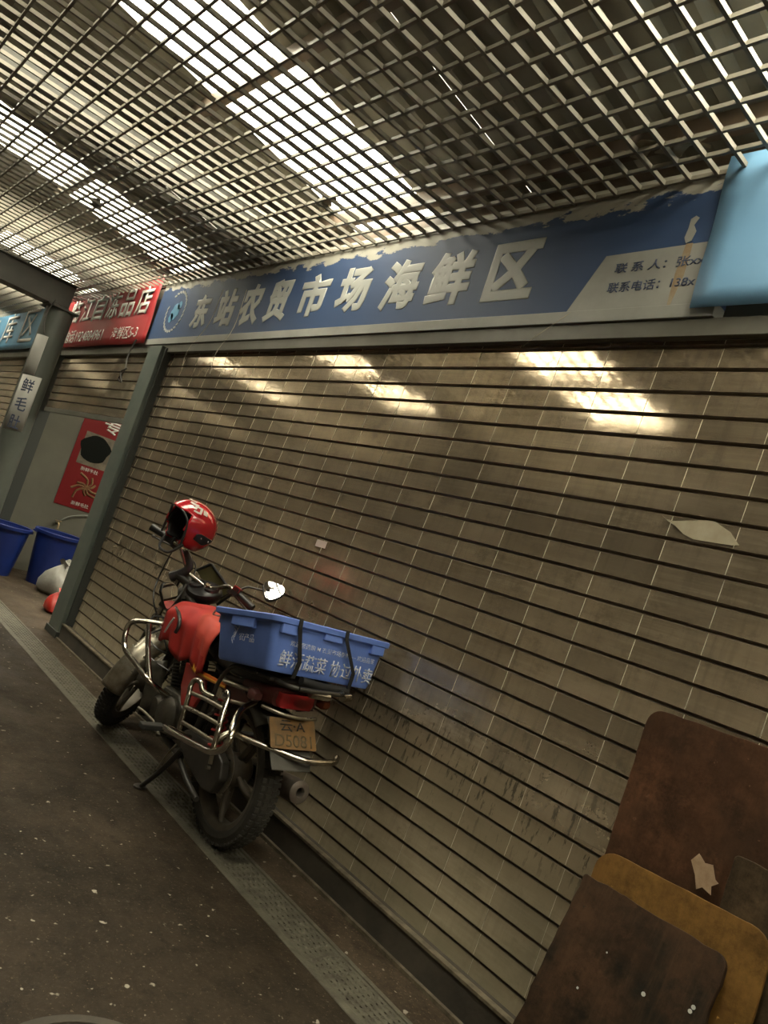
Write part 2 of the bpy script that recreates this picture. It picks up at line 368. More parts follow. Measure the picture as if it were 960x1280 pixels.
class MB:
    def __init__(s): s.v = []; s.f = []; s.mi = []; s.fn = None
    def add(s, vs, fs, mi=0, mat=None):
        k = len(s.v)
        for p in vs:
            p = Vector(p)
            if mat is not None: p = mat @ p
            s.v.append(p)
        for f in fs: s.f.append([i + k for i in f]); s.mi.append(mi)
        return s
    def box(s, a, b, mi=0, mat=None):
        x0, y0, z0 = a; x1, y1, z1 = b
        return s.add([(x0, y0, z0), (x1, y0, z0), (x1, y1, z0), (x0, y1, z0), (x0, y0, z1), (x1, y0, z1), (x1, y1, z1), (x0, y1, z1)],
                     [(0, 3, 2, 1), (4, 5, 6, 7), (0, 1, 5, 4), (1, 2, 6, 5), (2, 3, 7, 6), (3, 0, 4, 7)], mi, mat)
    def tube(s, pts, r, n=10, mi=0, smooth=6, mat=None, cap=True):
        pts = spline(pts, smooth) if smooth else [Vector(p) for p in pts]
        m = len(pts); rr = r if callable(r) else (lambda t: r)
        T = [(pts[min(i + 1, m - 1)] - pts[max(i - 1, 0)]).normalized() for i in range(m)]
        u = T[0].cross(Vector((0, 0, 1)))
        if u.length < 1e-3: u = T[0].cross(Vector((0, 1, 0)))
        u.normalize(); vs = []; fs = []
        for i in range(m):
            u = (u - T[i] * u.dot(T[i])).normalized(); w = T[i].cross(u); q = rr(i / (m - 1))
            for k in range(n):
                a = 2 * pi * k / n; vs.append(pts[i] + u * cos(a) * q + w * sin(a) * q)
        for i in range(m - 1):
            for k in range(n):
                k2 = (k + 1) % n; fs.append((i * n + k, i * n + k2, (i + 1) * n + k2, (i + 1) * n + k))
        if cap: fs.append(tuple(range(n))[::-1]); fs.append(tuple(range((m - 1) * n, m * n)))
        return s.add(vs, fs, mi, mat)
    def lathe(s, prof, n=48, mi=0, mat=None, closed=False, a0=0, a1=2 * pi):
        """prof: (radius, height) about local z"""
        full = abs(a1 - a0 - 2 * pi) < 1e-6; nn = n if full else n + 1
        vs = [(r * cos(a0 + (a1 - a0) * k / n), r * sin(a0 + (a1 - a0) * k / n), h) for r, h in prof for k in range(nn)]
        m = len(prof); fs = []
        mm = m if closed else m - 1
        for i in range(mm):
            j = (i + 1) % m
            for k in range(n):
                k2 = (k + 1) % nn; fs.append((i * nn + k, i * nn + k2, j * nn + k2, j * nn + k))
        return s.add(vs, fs, mi, mat)
    def prism(s, poly, t0, t1, mi=0, mat=None):
        """poly in local xy, extruded along z"""
        n = len(poly); vs = [(x, y, t0) for x, y in poly] + [(x, y, t1) for x, y in poly]
        fs = [tuple(range(n))[::-1], tuple(range(n, 2 * n))] + [(k, (k + 1) % n, n + (k + 1) % n, n + k) for k in range(n)]
        return s.add(vs, fs, mi, mat)
    def loft(s, rings, mi=0, cap=True, mat=None):
        n = len(rings[0]); vs = [p for r in rings for p in r]; fs = []
        for i in range(len(rings) - 1):
            for k in range(n):
                k2 = (k + 1) % n; fs.append((i * n + k, i * n + k2, (i + 1) * n + k2, (i + 1) * n + k))
        if cap: fs.append(tuple(range(n))[::-1]); fs.append(tuple(range((len(rings) - 1) * n, len(rings) * n)))
        return s.add(vs, fs, mi, mat)
    def grid(s, fn, nu, nv, mi=0, mat=None):
        vs = [fn(i / nu, j / nv) for j in range(nv + 1) for i in range(nu + 1)]
        fs = [(j * (nu + 1) + i, j * (nu + 1) + i + 1, (j + 1) * (nu + 1) + i + 1, (j + 1) * (nu + 1) + i) for j in range(nv) for i in range(nu)]
        return s.add(vs, fs, mi, mat)
    def mesh(s, name, mats, smooth=False):
        me = bpy.data.meshes.new(name)
        me.from_pydata([s.fn(p) if s.fn else p for p in s.v], [], s.f)
        for m in (mats if isinstance(mats, (list, tuple)) else [mats]): me.materials.append(m)
        me.polygons.foreach_set('material_index', s.mi)
        if smooth: me.polygons.foreach_set('use_smooth', [True] * len(me.polygons))
        me.validate(); me.update()
        bm = bmesh.new(); bm.from_mesh(me); bmesh.ops.recalc_face_normals(bm, faces=bm.faces); bm.to_mesh(me); bm.free()
        if smooth:
            try: me.set_sharp_from_angle(angle=radians(48))
            except Exception: pass
        return me
    def build(s, name, mats, parent=None, smooth=False, bevel=0, solid=0, subsurf=0):
        o = bpy.data.objects.new(name, s.mesh(name, mats, smooth)); COL.objects.link(o)
        if parent: o.parent = parent
        if solid:
            q = o.modifiers.new('thickness', 'SOLIDIFY'); q.thickness = solid; q.offset = 0
        if bevel:
            q = o.modifiers.new('bevel', 'BEVEL'); q.width = bevel; q.segments = 2; q.limit_method = 'ANGLE'; q.angle_limit = radians(40)
        if subsurf:
            q = o.modifiers.new('smooth', 'SUBSURF'); q.levels = subsurf; q.render_levels = subsurf
        return o


def inst(name, me, parent, mat=None):
    o = bpy.data.objects.new(name, me); COL.objects.link(o)
    if parent: o.parent = parent
    if mat is not None: o.matrix_local = mat
    return o


T = Matrix.Translation


def R3(ax, a): return Matrix.Rotation(a, 4, ax)


def text(body, name, mat, parent, w, h, frame, fat=0.0, depth=.002, res=3, bev=0.0):
    """flat lettering scaled into a w x h box centred on frame (x right, y up, z out)"""
    cu = bpy.data.curves.new(name, 'FONT'); cu.body = body; cu.size = 1; cu.resolution_u = res; cu.offset = fat
    if bev: cu.bevel_depth = bev; cu.bevel_resolution = 1; cu.resolution_u = 2
    to = bpy.data.objects.new(name, cu); COL.objects.link(to)
    bpy.context.view_layer.update()
    me = bpy.data.meshes.new_from_object(to.evaluated_get(bpy.context.evaluated_depsgraph_get()))
    bpy.data.objects.remove(to); bpy.data.curves.remove(cu)
    me.name = name
    if not me.vertices: return None
    xs = [v.co.x for v in me.vertices]; ys = [v.co.y for v in me.vertices]
    x0, x1, y0, y1 = min(xs), max(xs), min(ys), max(ys)
    sx = w / max(1e-6, x1 - x0) if w else h / (y1 - y0); sy = h / max(1e-6, y1 - y0)
    bm = bmesh.new(); bm.from_mesh(me)
    for v in bm.verts: v.co = frame @ Vector(((v.co.x - (x0 + x1) / 2) * sx, (v.co.y - (y0 + y1) / 2) * sy, v.co.z * depth / bev if bev else 0))
    if depth and not bev:
        nrm = (frame.to_3x3() @ Vector((0, 0, 1))).normalized()
        ex = bmesh.ops.extrude_face_region(bm, geom=list(bm.faces))
        for g in ex['geom']:
            if isinstance(g, bmesh.types.BMVert): g.co += nrm * depth
    bmesh.ops.recalc_face_normals(bm, faces=bm.faces)
    bm.to_mesh(me); bm.free(); me.materials.clear(); me.materials.append(mat)
    o = bpy.data.objects.new(name, me); COL.objects.link(o)
    if parent: o.parent = parent
    return o


def wallf(x, z, y=WY, rot=0):      # frame on the shop front looking at the aisle
    return T((x, y, z)) @ R3('X', pi / 2) @ R3('Z', rot)


# ================================================================== SETTING
# floor either side of the drain
b = MB(); b.box((-18, -4.2, -.15), (5, 1.735, 0)); fl = b.build('floor', M['floor']); tag(fl, kind='structure')
b = MB(); b.box((-18, 1.925, -.15), (5, 5.2, 0)); fl2 = b.build('floor', M['walk']); tag(fl2, kind='structure')
b = MB(); b.box((-18, 1.735, -.15), (5, 1.925, -.09)); b.build('trim_1', M['pit']); bpy.data.objects['trim_1']['kind'] = 'structure'

# drain with its grate plates
dr = empty('floor_drain', T((0, 1.83, 0))); tag(dr, 'long floor drain of grey perforated grates between aisle and shop sill', 'drain')
b = MB(); b.box((-18, -.095, -.08), (5, -.068, .003)); b.build('side_rail', M['grate'], dr, bevel=.002)
b = MB(); b.box((-18, .078, -.08), (5, .095, .006)); b.build('side_rail', M['grate'], dr, bevel=.002)
g = MB(); PL = .602
for k in range(7):
    yy = -.067 + k * .144 / 6.55; g.box((0, yy, -.012), (PL - .004, yy + .0150, .0))
rows = 14
for k in range(rows + 1):
    xx = k * (PL - .027) / rows; g.box((xx, -.067, -.0115), (xx + .031, .077, -.0008))
for k in range(rows):
    for j in range(6):
        xx = (k + .28) * (PL - .027) / rows; yy = -.067 + (j + .75) * .022
        g.add([(xx - .007, yy - .006, -.001), (xx + .007, yy - .006, -.001), (xx + .007, yy + .006, -.001), (xx - .007, yy + .006, -.001), (xx, yy, .006)],
              [(0, 1, 4), (1, 2, 4), (2, 3, 4), (3, 0, 4)])
gm = g.mesh('grate_plate', M['grate'])
for k in range(26):
    inst('grate_plate', gm, dr, T((-1.78 + .602 * 5 - .602 * k, 0, .001)) @ R3('X', radians(random.uniform(-.4, .4))))

# manhole rim at the bottom of the frame
mh = empty('manhole_cover', T((-1.435, .915, 0))); tag(mh, 'round dark manhole cover set in the asphalt aisle', 'manhole cover')
MB().lathe([(.215, -.0), (.215, .006), (.24, .006), (.24, -.0)], 48).build('rim', M['sill'], mh, smooth=True)
MB().lathe([(0, .003), (.205, .003), (.212, -.0)], 48).build('lid', M['grate'], mh, smooth=True)

# opposite side of the aisle and added end walls closing off sky light (out of frame, what the steel reflects)
b = MB(); b.box((-16, -3.8, 0), (4, -3.6, 4.2)); tag(b.build('wall_back', M['backwall']), kind='structure')  # unseen; carried up to the roof to shut out sky glare
b = MB(); b.box((-16.2, -4.2, 0), (-16, 5.2, 4.2)); tag(b.build('wall_end_light_block', M['backwall']), kind='structure')  # unseen, added to close the far end against sky light
b = MB(); b.box((4.0, -4.2, 0), (4.2, 5.2, 4.2)); tag(b.build('wall_near_light_block', M['backwall']), kind='structure')  # unseen, added behind the camera side to cut ambient light
b = MB(); b.box((-16, 5.0, 0), (4, 5.2, 2.66)); tag(b.build('wall_front', M['plaster']), kind='structure')

# roof: corrugated sheets with translucent strips, purlins, rafters
roof = empty('roof'); roof['kind'] = 'structure'


def sheet_mesh(width, name, mat, ya=ROOF_Y0, yc=ROOF_Y1):
    b = MB(); ribs = 4; p = width / ribs; xs = []
    for k in range(ribs):
        for dx, dz in ((0, 0), (.42, 0), (.56, .032), (.86, .032)): xs.append((p * (k + dx), dz))
    xs.append((width, 0))
    n = len(xs)
    vs = [(x, y, roof_z(y) + dz) for y in (ya, (ya + yc) / 2, yc) for x, dz in xs]
    fs = [(r * n + i, r * n + i + 1, (r + 1) * n + i + 1, (r + 1) * n + i) for r in range(2) for i in range(n - 1)]
    b.add(vs, fs); return b.mesh(name, mat)


sm = sheet_mesh(.65, 'roof_sheet', M['roof']); tm = sheet_mesh(.70, 'skylight_sheet', M['sky_sheet'], SKY_Y0); t2m = sheet_mesh(.70, 'roof_sheet', M['roof'], ROOF_Y0, SKY_Y0 + .08)
for a, c in STRIPS:
    inst('skylight_sheet', tm, roof, T((a, 0, 0))); inst('roof_sheet', t2m, roof, T((a, 0, .004)))
    for k in range(3):
        if a - .65 * (k + 1) > -17: inst('roof_sheet', sm, roof, T((a - .65 * (k + 1), 0, .0015 * (k % 2))))
for k in range(3): inst('roof_sheet', sm, roof, T((2.2 + .65 * k, 0, 0)))
for y in (4.6, 3.8, 2.95, 2.12, 1.22, .32, -.58, -1.5, -2.6, -3.5):
    b = MB(); z = roof_z(y) - .004
    b.box((-16, y - .022, z - .075), (4, y + .022, z - .07)); b.box((-16, y - .022, z - .07), (4, y - .016, z)); b.box((-16, y - .016, z - .006), (4, y + .02, z))
    b.build('purlin', M['purlin'], roof)
b = MB(); b.box((-4.33, -3.6, 2.955), (-4.19, 2.2, 3.05)); b.build('rafter', M['beam'], roof, bevel=.004)
b = MB(); b.box((-16, 2.24, 2.93), (4, 2.3, 3.06)); b.build('wall_plate', M['purlin'], roof)

# main cross beam that sits on the pole
b = MB(); b.box((-7.68, -3.9, 2.62), (-7.53, 1.84, 2.83)); b.box((-7.71, -3.9, 2.83), (-7.50, 1.84, 2.845)); b.box((-7.71, -3.9, 2.602), (-7.50, 1.84, 2.615))
b.build('trim_2', M['beam'], bevel=.003)['kind'] = 'structure'

# open-cell grid ceiling: every bar its own piece
ceil = empty('ceiling'); ceil['kind'] = 'structure'
X0, X1, Y0, Y1 = -13.03, .57, -.49, 2.14
yb = MB(); yb.box((-.0060, Y0, 0), (.0060, Y1, .017)); ym = yb.mesh('grid_bar_long', M['grid'])
xb = MB(); xb.box((X0, -.0055, .001), (X1, .0055, .016)); xm = xb.mesh('grid_bar_cross', M['grid'])
nx = int(round((X1 - X0) / .1))
for k in range(nx + 1):
    inst('grid_bar', ym, ceil, T((X1 - .1 * k - .0, 0, GZ)) @ R3('Z', random.uniform(-.0012, .0012)))
k = 0
yy = 2.115
while yy > Y0:
    inst('grid_bar', xm, ceil, T((0, yy, GZ + random.uniform(-.001, .001)))); yy -= .1
b = MB(); b.box((X0, 2.13, GZ - .006), (X1, 2.15, GZ - .001)); b.box((X0, 2.146, GZ - .006), (X1, 2.15, GZ + .03)); b.build('wall_angle', M['grid'], ceil)
# torn paper and dust caught in the grid
for i, (x, y) in enumerate(((-1.62, 1.93), (-1.50, 1.96), (-3.3, 1.75), (-5.2, 1.2))):
    sgn = MB().grid(lambda u, v, x=x, y=y: (x + .16 * (u - .5) + .02 * sin(9 * v), y + .06 * (v - .5) + .02 * sin(7 * u), GZ + .024 + .006 * sin(8 * u + 3 * v + x)), 8, 5)
    o = sgn.build('paper_scrap', M['fish'], ceil, smooth=True)

# ------------------------------------------------------------------ shop front
# slat profile
TILT = .097; D0 = .009
PT, PH = .0735, .0685
prof = [(.0, .0), (.006, .0022), (D0, .005), (D0 - TILT * PH, PT), (.001, .0758), (-.0035, .0770), (-.0035, .0800), (.0, .0815)]


def slat_mesh(name, x0, x1, mat):
    b = MB(); n = len(prof); seg = 1
    vs = [(x, -d, z) for x in (x0, x1) for d, z in prof] + [(x, .008, z) for x in (x0, x1) for d, z in prof]
    for i in range(n - 1):
        mi = 1 if i >= 4 else (2 if i <= 1 or i == 3 else 0)
        b.add([vs[i], vs[n + i], vs[n + i + 1], vs[i + 1]], [(0, 1, 2, 3)], mi)
    b.add([(x0, .008, 0), (x1, .008, 0), (x1, .008, .0815), (x0, .008, .0815)], [(0, 3, 2, 1)], 1)
    return b.mesh(name, [mat, M['groove'], M['lip']])


def seam_mesh(name, x0, x1, ref=-1.255, dx=.2155):
    b = MB(); x = ref - math.floor((ref - x0) / dx) * dx
    while x < x1 - .02:
        if x > x0 + .02:
            for s in (0,):
                d0 = D0; d1 = D0 - TILT * PH; w = .0010
                b.add([(x - w, -d0, .006), (x + w, -d0, .006), (x + w, -d1, PT), (x - w, -d1, PT),
                       (x - w * .5, -d0 - .0012, .006), (x + w * .5, -d0 - .0012, .006), (x + w * .5, -d1 - .0012, PT), (x - w * .5, -d1 - .0012, PT)],
                      [(4, 5, 6, 7), (0, 4, 7, 3), (1, 2, 6, 5), (0, 1, 5, 4), (3, 7, 6, 2)])
        x += dx
    return b.mesh(name, M['seam'])


def shutter(x0, x1, z0, z1, mat, label, seams=True):
    root = empty('roller_shutter', T((0, WY, z0))); tag(root, label, 'shutter', 'roller shutters along the shop fronts')
    sm_ = slat_mesh('slat', x0, x1, mat); se = seam_mesh('seam_strips', x0, x1) if seams else None
    n = int((z1 - z0) / .0815)
    for k in range(n):
        o = inst('slat', sm_, root, T((0, random.uniform(-.0006, .0006), .0815 * k)) @ R3('X', random.uniform(-.004, .004)))
        if se: inst('seam_strips', se, o)['kind'] = 'stuff'
    b = MB(); b.box((x0, -.012, -.045), (x1, .012, -.0)); b.build('bottom_bar', M['lintel'], root, bevel=.003)
    return root


S1 = shutter(-5.63, 1.2, .0805, 2.41, M['slat'], 'wide closed steel roller shutter behind the motorcycle, worn slats with thin bright seams')
S2 = shutter(-8.40, -5.916, 1.74, 2.38, M['slat_dim'], 'half-raised roller shutter under the red banner, open below', False)
S3 = shutter(-13.5, -8.64, .0805, 2.41, M['slat_dim'], 'far closed roller shutter under the blue banner behind the round pole', False)

# sill under the shutter
sl = MB(); sl.box((-5.66, 2.105, 0), (1.2, 2.160, .112)); o = sl.build('trim_3', M['sill'], bevel=.004); o['kind'] = 'structure'
b = MB(); b.box((-5.66, 2.098, .108), (1.2, 2.125, .118)); o = b.build('trim_4', M['sill_edge']); o['kind'] = 'structure'
b = MB(); b.box((-5.66, 2.085, -.0), (1.2, 2.10, .014)); o = b.build('trim_5', M['sill_edge']); o['kind'] = 'structure'
b = MB(); b.box((-13.5, 2.105, 0), (-8.64, 2.160, .112)); o = b.build('trim_6', M['sill'], bevel=.004); o['kind'] = 'structure'

# posts between the bays
def post(name, x0, x1, y0, y1, label):
    r = empty(name, T(((x0 + x1) / 2, (y0 + y1) / 2, 0))); tag(r, label, 'post', 'steel posts between the shop bays')
    w = (x1 - x0) / 2; d = (y1 - y0) / 2
    b = MB(); b.box((-w, -d, 0), (w, d, 2.335)); b.build('shaft', M['post'], r, bevel=.006)
    b = MB(); b.box((w, -d + .03, .0), (w + .02, d, 2.33)); b.build('shaded_side_strip', M['post_dark'], r, bevel=.003)  # dark strip carries the shade of the post's side face
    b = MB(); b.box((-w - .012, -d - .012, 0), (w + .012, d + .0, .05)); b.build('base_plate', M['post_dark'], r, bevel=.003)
    return r


post('steel_post', -5.90, -5.655, 2.09, 2.24, 'green-grey square steel post between the wide shutter and the open stall')
post('steel_post', -8.63, -8.43, 2.10, 2.24, 'narrow dark steel post at the far side of the open stall')

# open stall behind the half-raised shutter
b = MB(); b.box((-8.72, 2.26, 0), (-8.64, 5.0, 2.62)); tag(b.build('wall_left', M['plaster']), kind='structure')
b = MB(); b.box((-5.82, 2.26, 0), (-5.72, 5.0, 2.62)); tag(b.build('wall_right', M['plaster']), kind='structure')
# masonry above the shutters
b = MB(); b.box((-13.5, 2.2, 2.38), (1.2, 2.34, 2.93)); tag(b.build('wall_upper', M['plaster']), kind='structure')

# lintel under the signs
b = MB(); b.box((-13.5, 2.135, 2.300), (1.2, 2.165, 2.362)); b.box((-13.5, 2.165, 2.300), (1.2, 2.20, 2.306))
tag(b.build('trim_7', M['lintel'], bevel=.002), kind='structure')

# ------------------------------------------------------------------ signs
SY = 2.128
sg = empty('shop_sign', T((0, 0, 0))); tag(sg, 'long blue shop sign with big grey characters above the wide shutter', 'sign')
b = MB(); b.box((-6.12, SY, 2.412), (-1.30, 2.19, 2.926)); b.build('panel', M['board'], sg)
b = MB(); b.box((-6.12, SY - .004, 2.364), (-1.30, 2.19, 2.413)); b.build('bottom_strip', M['strip'], sg, bevel=.002)
b = MB(); F = wallf(0, 0, SY - .001)
b.prism([(-1.90, 2.412), (-1.30, 2.412), (-1.30, 2.640), (-1.795, 2.632)], 0, .0015, mat=F); b.build('contact_field', M['strip'], sg)
for ch, x, w, h, z in (('东', -5.265, .26, .27, 2.612), ('站', -4.87, .27, .28, 2.615), ('农', -4.52, .28, .30, 2.613), ('贸', -4.18, .27, .29, 2.620), ('市', -3.79, .30, .27, 2.625),
                       ('场', -3.40, .29, .27, 2.628), ('海', -3.00, .28, .28, 2.622), ('鲜', -2.645, .29, .275, 2.624), ('区', -2.26, .28, .275, 2.622)):
    text(ch, 'letter', M['letter'], sg, w, h, wallf(x, z, SY - .0005), depth=.0018, bev=.052)
text('联 系 人：张xx', 'contact_text', M['ink'], sg, .352, .040, wallf(-1.560, 2.574, SY - .003), fat=.012, depth=.001)
text('联系电话：138x', 'contact_text', M['ink'], sg, .345, .042, wallf(-1.570, 2.497, SY - .003), fat=.012, depth=.001)
# ring of grain ears at the left end
b = MB()
for k in range(26):
    a = 2 * pi * k / 26; rx, rz = .165, .165
    if 10 <= k <= 11: continue
    cx, cz = -5.74 + rx * cos(a), 2.635 + rz * sin(a)
    poly = [(cos(t) * .022, sin(t) * .0095) for t in [2 * pi * q / 8 for q in range(8)]]
    b.prism(poly, 0, .002, mat=wallf(cx, cz, SY - .001, a + 1.1))
tag(b.build('emblem_ring', M['letter'], sg), kind='stuff')
b = MB()
for k, (dx, dz, r) in enumerate(((0, 0, .07), (.05, .05, .035), (-.045, -.05, .04))):
    b.prism([(r * cos(2 * pi * q / 14) * (1 + .15 * sin(3 * q)), r * sin(2 * pi * q / 14)) for q in range(14)], 0, .002, mat=wallf(-5.74 + dx, 2.635 + dz, SY - .001))
b.build('emblem_centre', M['ltblue2'], sg)
# rust run and peeled spot at the right
b = MB(); b.prism([(-1.475, 2.64), (-1.45, 2.64), (-1.447, 2.52), (-1.462, 2.43), (-1.472, 2.37), (-1.478, 2.44), (-1.482, 2.53)], 0, .001, mat=wallf(0, 0, SY - .0025)); b.build('rust_run', M['rust'], sg)
b = MB(); b.prism([(-1.487, 2.735), (-1.470, 2.745), (-1.455, 2.735), (-1.468, 2.71), (-1.452, 2.685), (-1.46, 2.65), (-1.478, 2.642), (-1.49, 2.665), (-1.486, 2.70)], 0, .001, mat=wallf(0, 0, SY - .0015)); b.build('peeled_spot', M['strip'], sg)


def banner(name, poly, mat, label, y, amp=.004, cat='banner'):
    """poly: tl, tr, br, bl in (x,z)"""
    r = empty(name, T((0, 0, 0))); tag(r, label, cat, 'shop banners above the shutters')
    tl, tr, br, bl = [Vector(p) for p in poly]
    def fn(u, v):
        p = (bl * (1 - u) + br * u) * (1 - v) + (tl * (1 - u) + tr * u) * v
        return (p.x, y + amp * sin(5.3 * p.x + 2 * p.y) * sin(9 * v + 2 * u), p.y)
    MB().grid(fn, 30, 8).build('cloth', mat, r, smooth=True, solid=.0015)
    return r


bn = banner('banner', [(-1.392, 2.935), (.9, 2.935), (.9, 2.385), (-1.375, 2.385)], M['ltblue'], 'plain light blue banner covering the right end of the blue sign', 2.104)
rb = banner('banner', [(-8.82, 2.95), (-6.17, 2.98), (-6.09, 2.37), (-8.82, 2.37)], M['redban'], 'red banner with white characters above the half-raised shutter', 2.104)
for i, ch in enumerate('临江自冻品店'):
    text(ch, 'letter', M['white'], rb, .31, .265, wallf(-8.26 + i * .372, 2.76, 2.094), fat=.018, depth=.001)
text('电话1924884961', 'phone_text', M['white'], rb, 1.15, .14, wallf(-7.75, 2.48, 2.096), fat=.012, depth=.001)
text('海鲜区5-3', 'stall_text', M['white'], rb, .62, .12, wallf(-6.62, 2.475, 2.096), fat=.006, depth=.001)
bb = banner('banner', [(-13.2, 3.0), (-9.45, 2.97), (-9.45, 2.385), (-13.2, 2.385)], M['ltblue2'], 'blue banner with white characters at the far left beyond the pole', 2.10)
for i, (ch, x) in enumerate((('冻', -11.95), ('库', -10.95), ('区', -9.98))):
    text(ch, 'letter', M['white'], bb, .62, .42, wallf(x, 2.68, 2.09), fat=.004, depth=.001)

# ------------------------------------------------------------------ round pole with taped notices
pr_ = empty('round_pole', T((-7.62, 1.80, 0))); tag(pr_, 'round grey-green steel pole carrying the dark cross beam', 'pole')
MB().lathe([(0, 0), (.125, 0), (.125, 2.60), (0, 2.60)], 28).build('shaft', M['pole'], pr_, smooth=True)
MB().box((-.17, -.15, 2.585), (.15, .13, 2.60)).build('cap_plate', M['beam'], pr_)
MB().lathe([(0, 0), (.17, 0), (.17, .015), (0, .015)], 28).build('base_plate', M['beam'], pr_, smooth=True)


def wrap(name, z0, z1, a0, a1, mat, label, txt=None, skew=0.0):
    r = empty(name, T((-7.62, 1.80, 0))); tag(r, label, 'notice', 'papers taped on the round pole')
    MB().grid(lambda u, v: (.128 * cos(a0 + (a1 - a0) * u), .128 * sin(a0 + (a1 - a0) * u), z0 + (z1 - z0) * v + skew * u), 12, 2).build('sheet', mat, r, smooth=True, solid=.0008)
    if txt:
        am = (a0 + a1) / 2
        for i, c in enumerate(txt):
            z = z1 - (z1 - z0) * (i + .5) / len(txt)
            fr_ = T((.1295 * cos(am), .1295 * sin(am), z)) @ R3('Z', am + pi / 2) @ R3('X', pi / 2)
            o = text(c, 'character', M['ink'], r, .105, .13, fr_, fat=.012, depth=0)
            bm = bmesh.new(); bm.from_mesh(o.data); bmesh.ops.triangulate(bm, faces=bm.faces)
            bmesh.ops.subdivide_edges(bm, edges=[e for e in bm.edges if e.calc_length() > .012], cuts=3, use_grid_fill=True)
            bmesh.ops.triangulate(bm, faces=bm.faces); bm.to_mesh(o.data); bm.free()
            for v in o.data.vertices:      # follow the curve of the pole
                q = v.co; ang = math.atan2(q.y, q.x); v.co = (.1305 * cos(ang), .1305 * sin(ang), q.z)
    return r


wrap('paper_notice', 1.37, 1.90, radians(-72), radians(12), M['paper'], 'white paper notice with three black characters taped round the pole', '鲜毛肚', .02)
wrap('paper_notice', 1.92, 2.30, radians(-78), radians(-20), M['paper'], 'blank pale paper strip taped on the pole above the printed notice')

# ------------------------------------------------------------------ inside the open stall
SX = -8.632


def sidef(y, z, dx=0): return T((SX + dx, y, z)) @ R3('Z', pi / 2) @ R3('X', pi / 2)   # faces +X, text right = +Y


ps = empty('poster', T((0, 0, 0))); tag(ps, 'red poster with food pictures on the stall side wall', 'poster')
MB().box((SX - .004, 2.655, .80), (SX, 3.75, 2.02)).build('sheet', M['poster'], ps)
for c, y in (('专', 2.98), ('注', 3.24), ('品', 3.50)): text(c, 'heading', M['white'], ps, .19, .16, sidef(y, 1.80, .002), fat=.02, depth=.001)
MB().prism([(-.2, -.2), (.2, -.2), (.2, .17), (-.2, .17)], 0, .002, mat=sidef(2.93, 1.50)).build('picture', M['photo'], ps)
MB().prism([(-.2, -.2), (.2, -.2), (.2, .17), (-.2, .17)], 0, .002, mat=sidef(3.42, 1.50)).build('picture', M['photo'], ps)
MB().prism([(.17 * cos(t) * (1 + .1 * sin(5 * t)), .155 * sin(t)) for t in [k * pi / 12 for k in range(24)]], .002, .004, mat=sidef(2.88, 1.50)).build('dish', M['dish'], ps)
MB().prism([(.15 * cos(t), .09 * sin(t)) for t in [k * pi / 12 for k in range(24)]], .002, .004, mat=sidef(3.42, 1.50)).build('dish', M['photo2'], ps)
for c, y, z in (('新鲜牛肚', 2.9, 1.255), ('新鲜毛肚', 2.93, .86)): text(c, 'caption', M['white'], ps, .20, .045, sidef(y, z, .002), fat=.006, depth=.001)
b = MB()
for k in range(9):
    a = k * 2 * pi / 9 + .3; rr = .12 + .05 * (k % 3)
    b.tube([(0, .0, .004), (rr * .5 * cos(a), rr * .4 * sin(a), .006), (rr * cos(a + .4), rr * .75 * sin(a + .4), .004)], .012, 6, mat=sidef(2.93, 1.06))
b.build('picture_food', M['photo2'], ps, smooth=True)
MB().prism([(-.17, -.17), (.17, -.17), (.17, .17), (-.17, .17)], 0, .002, mat=sidef(3.42, 1.04)).build('picture', M['photo'], ps)

tp = empty('water_tap', T((SX, 2.76, .60))); tag(tp, 'small brass water tap with a thin grey hose on the stall side wall', 'tap')
MB().tube([(0, 0, 0), (.05, 0, 0), (.09, 0, -.01), (.10, 0, -.06)], .012, 8).build('spout', M['brass'], tp, smooth=True)
MB().box((.04, -.035, .02), (.055, .035, .03)).tube([(.047, 0, 0), (.047, 0, .03)], .006, 6, smooth=0).build('handle', M['brass'], tp)
MB().tube([(.02, .0, 0), (.03, .1, .10), (.03, .3, .17), (.02, .6, .17), (.0, .9, .14)], .007, 6).build('hose', M['hose'], tp, smooth=True)
b = MB(); b.tube([(.10, 0, -.07), (.11, -.01, -.3), (.11, -.02, -.58)], .009, 6); b.build('drain_hose', M['hose'], tp, smooth=True)


def tub(x, y, rt, rb, h, label, tilt=0):
    r = empty('plastic_tub', T((x, y, 0)) @ R3('X', tilt)); tag(r, label, 'tub', 'blue plastic tubs in the open stall')
    MB().lathe([(0, .0), (rb, .0), (rb + (rt - rb) * .5, h * .5), (rt - .008, h - .03), (rt - .018, h - .03), (rt - .03, h * .6), (rb - .012, .012), (0, .012)], 40).build('body', M['tub'], r, smooth=True)
    MB().lathe([(rt - .014, h - .035), (rt + .014, h - .035), (rt + .016, h - .006), (rt + .006, h), (rt - .012, h - .004)], 40, closed=True).build('rim', M['tub'], r, smooth=True)
    for s in (-1, 1):
        MB().box((-.05, s * (rt + .012) - .012, h - .045), (.05, s * (rt + .012) + .012, h - .028)).build('handle', M['tub'], r, bevel=.004)
    return r


tub(-8.00, 2.64, .235, .165, .55, 'tall blue plastic tub in the open stall, right of two, beside the white bag')
tub(-8.11, 2.145, .238, .18, .5, 'blue plastic tub at the left edge of the picture near the pole')


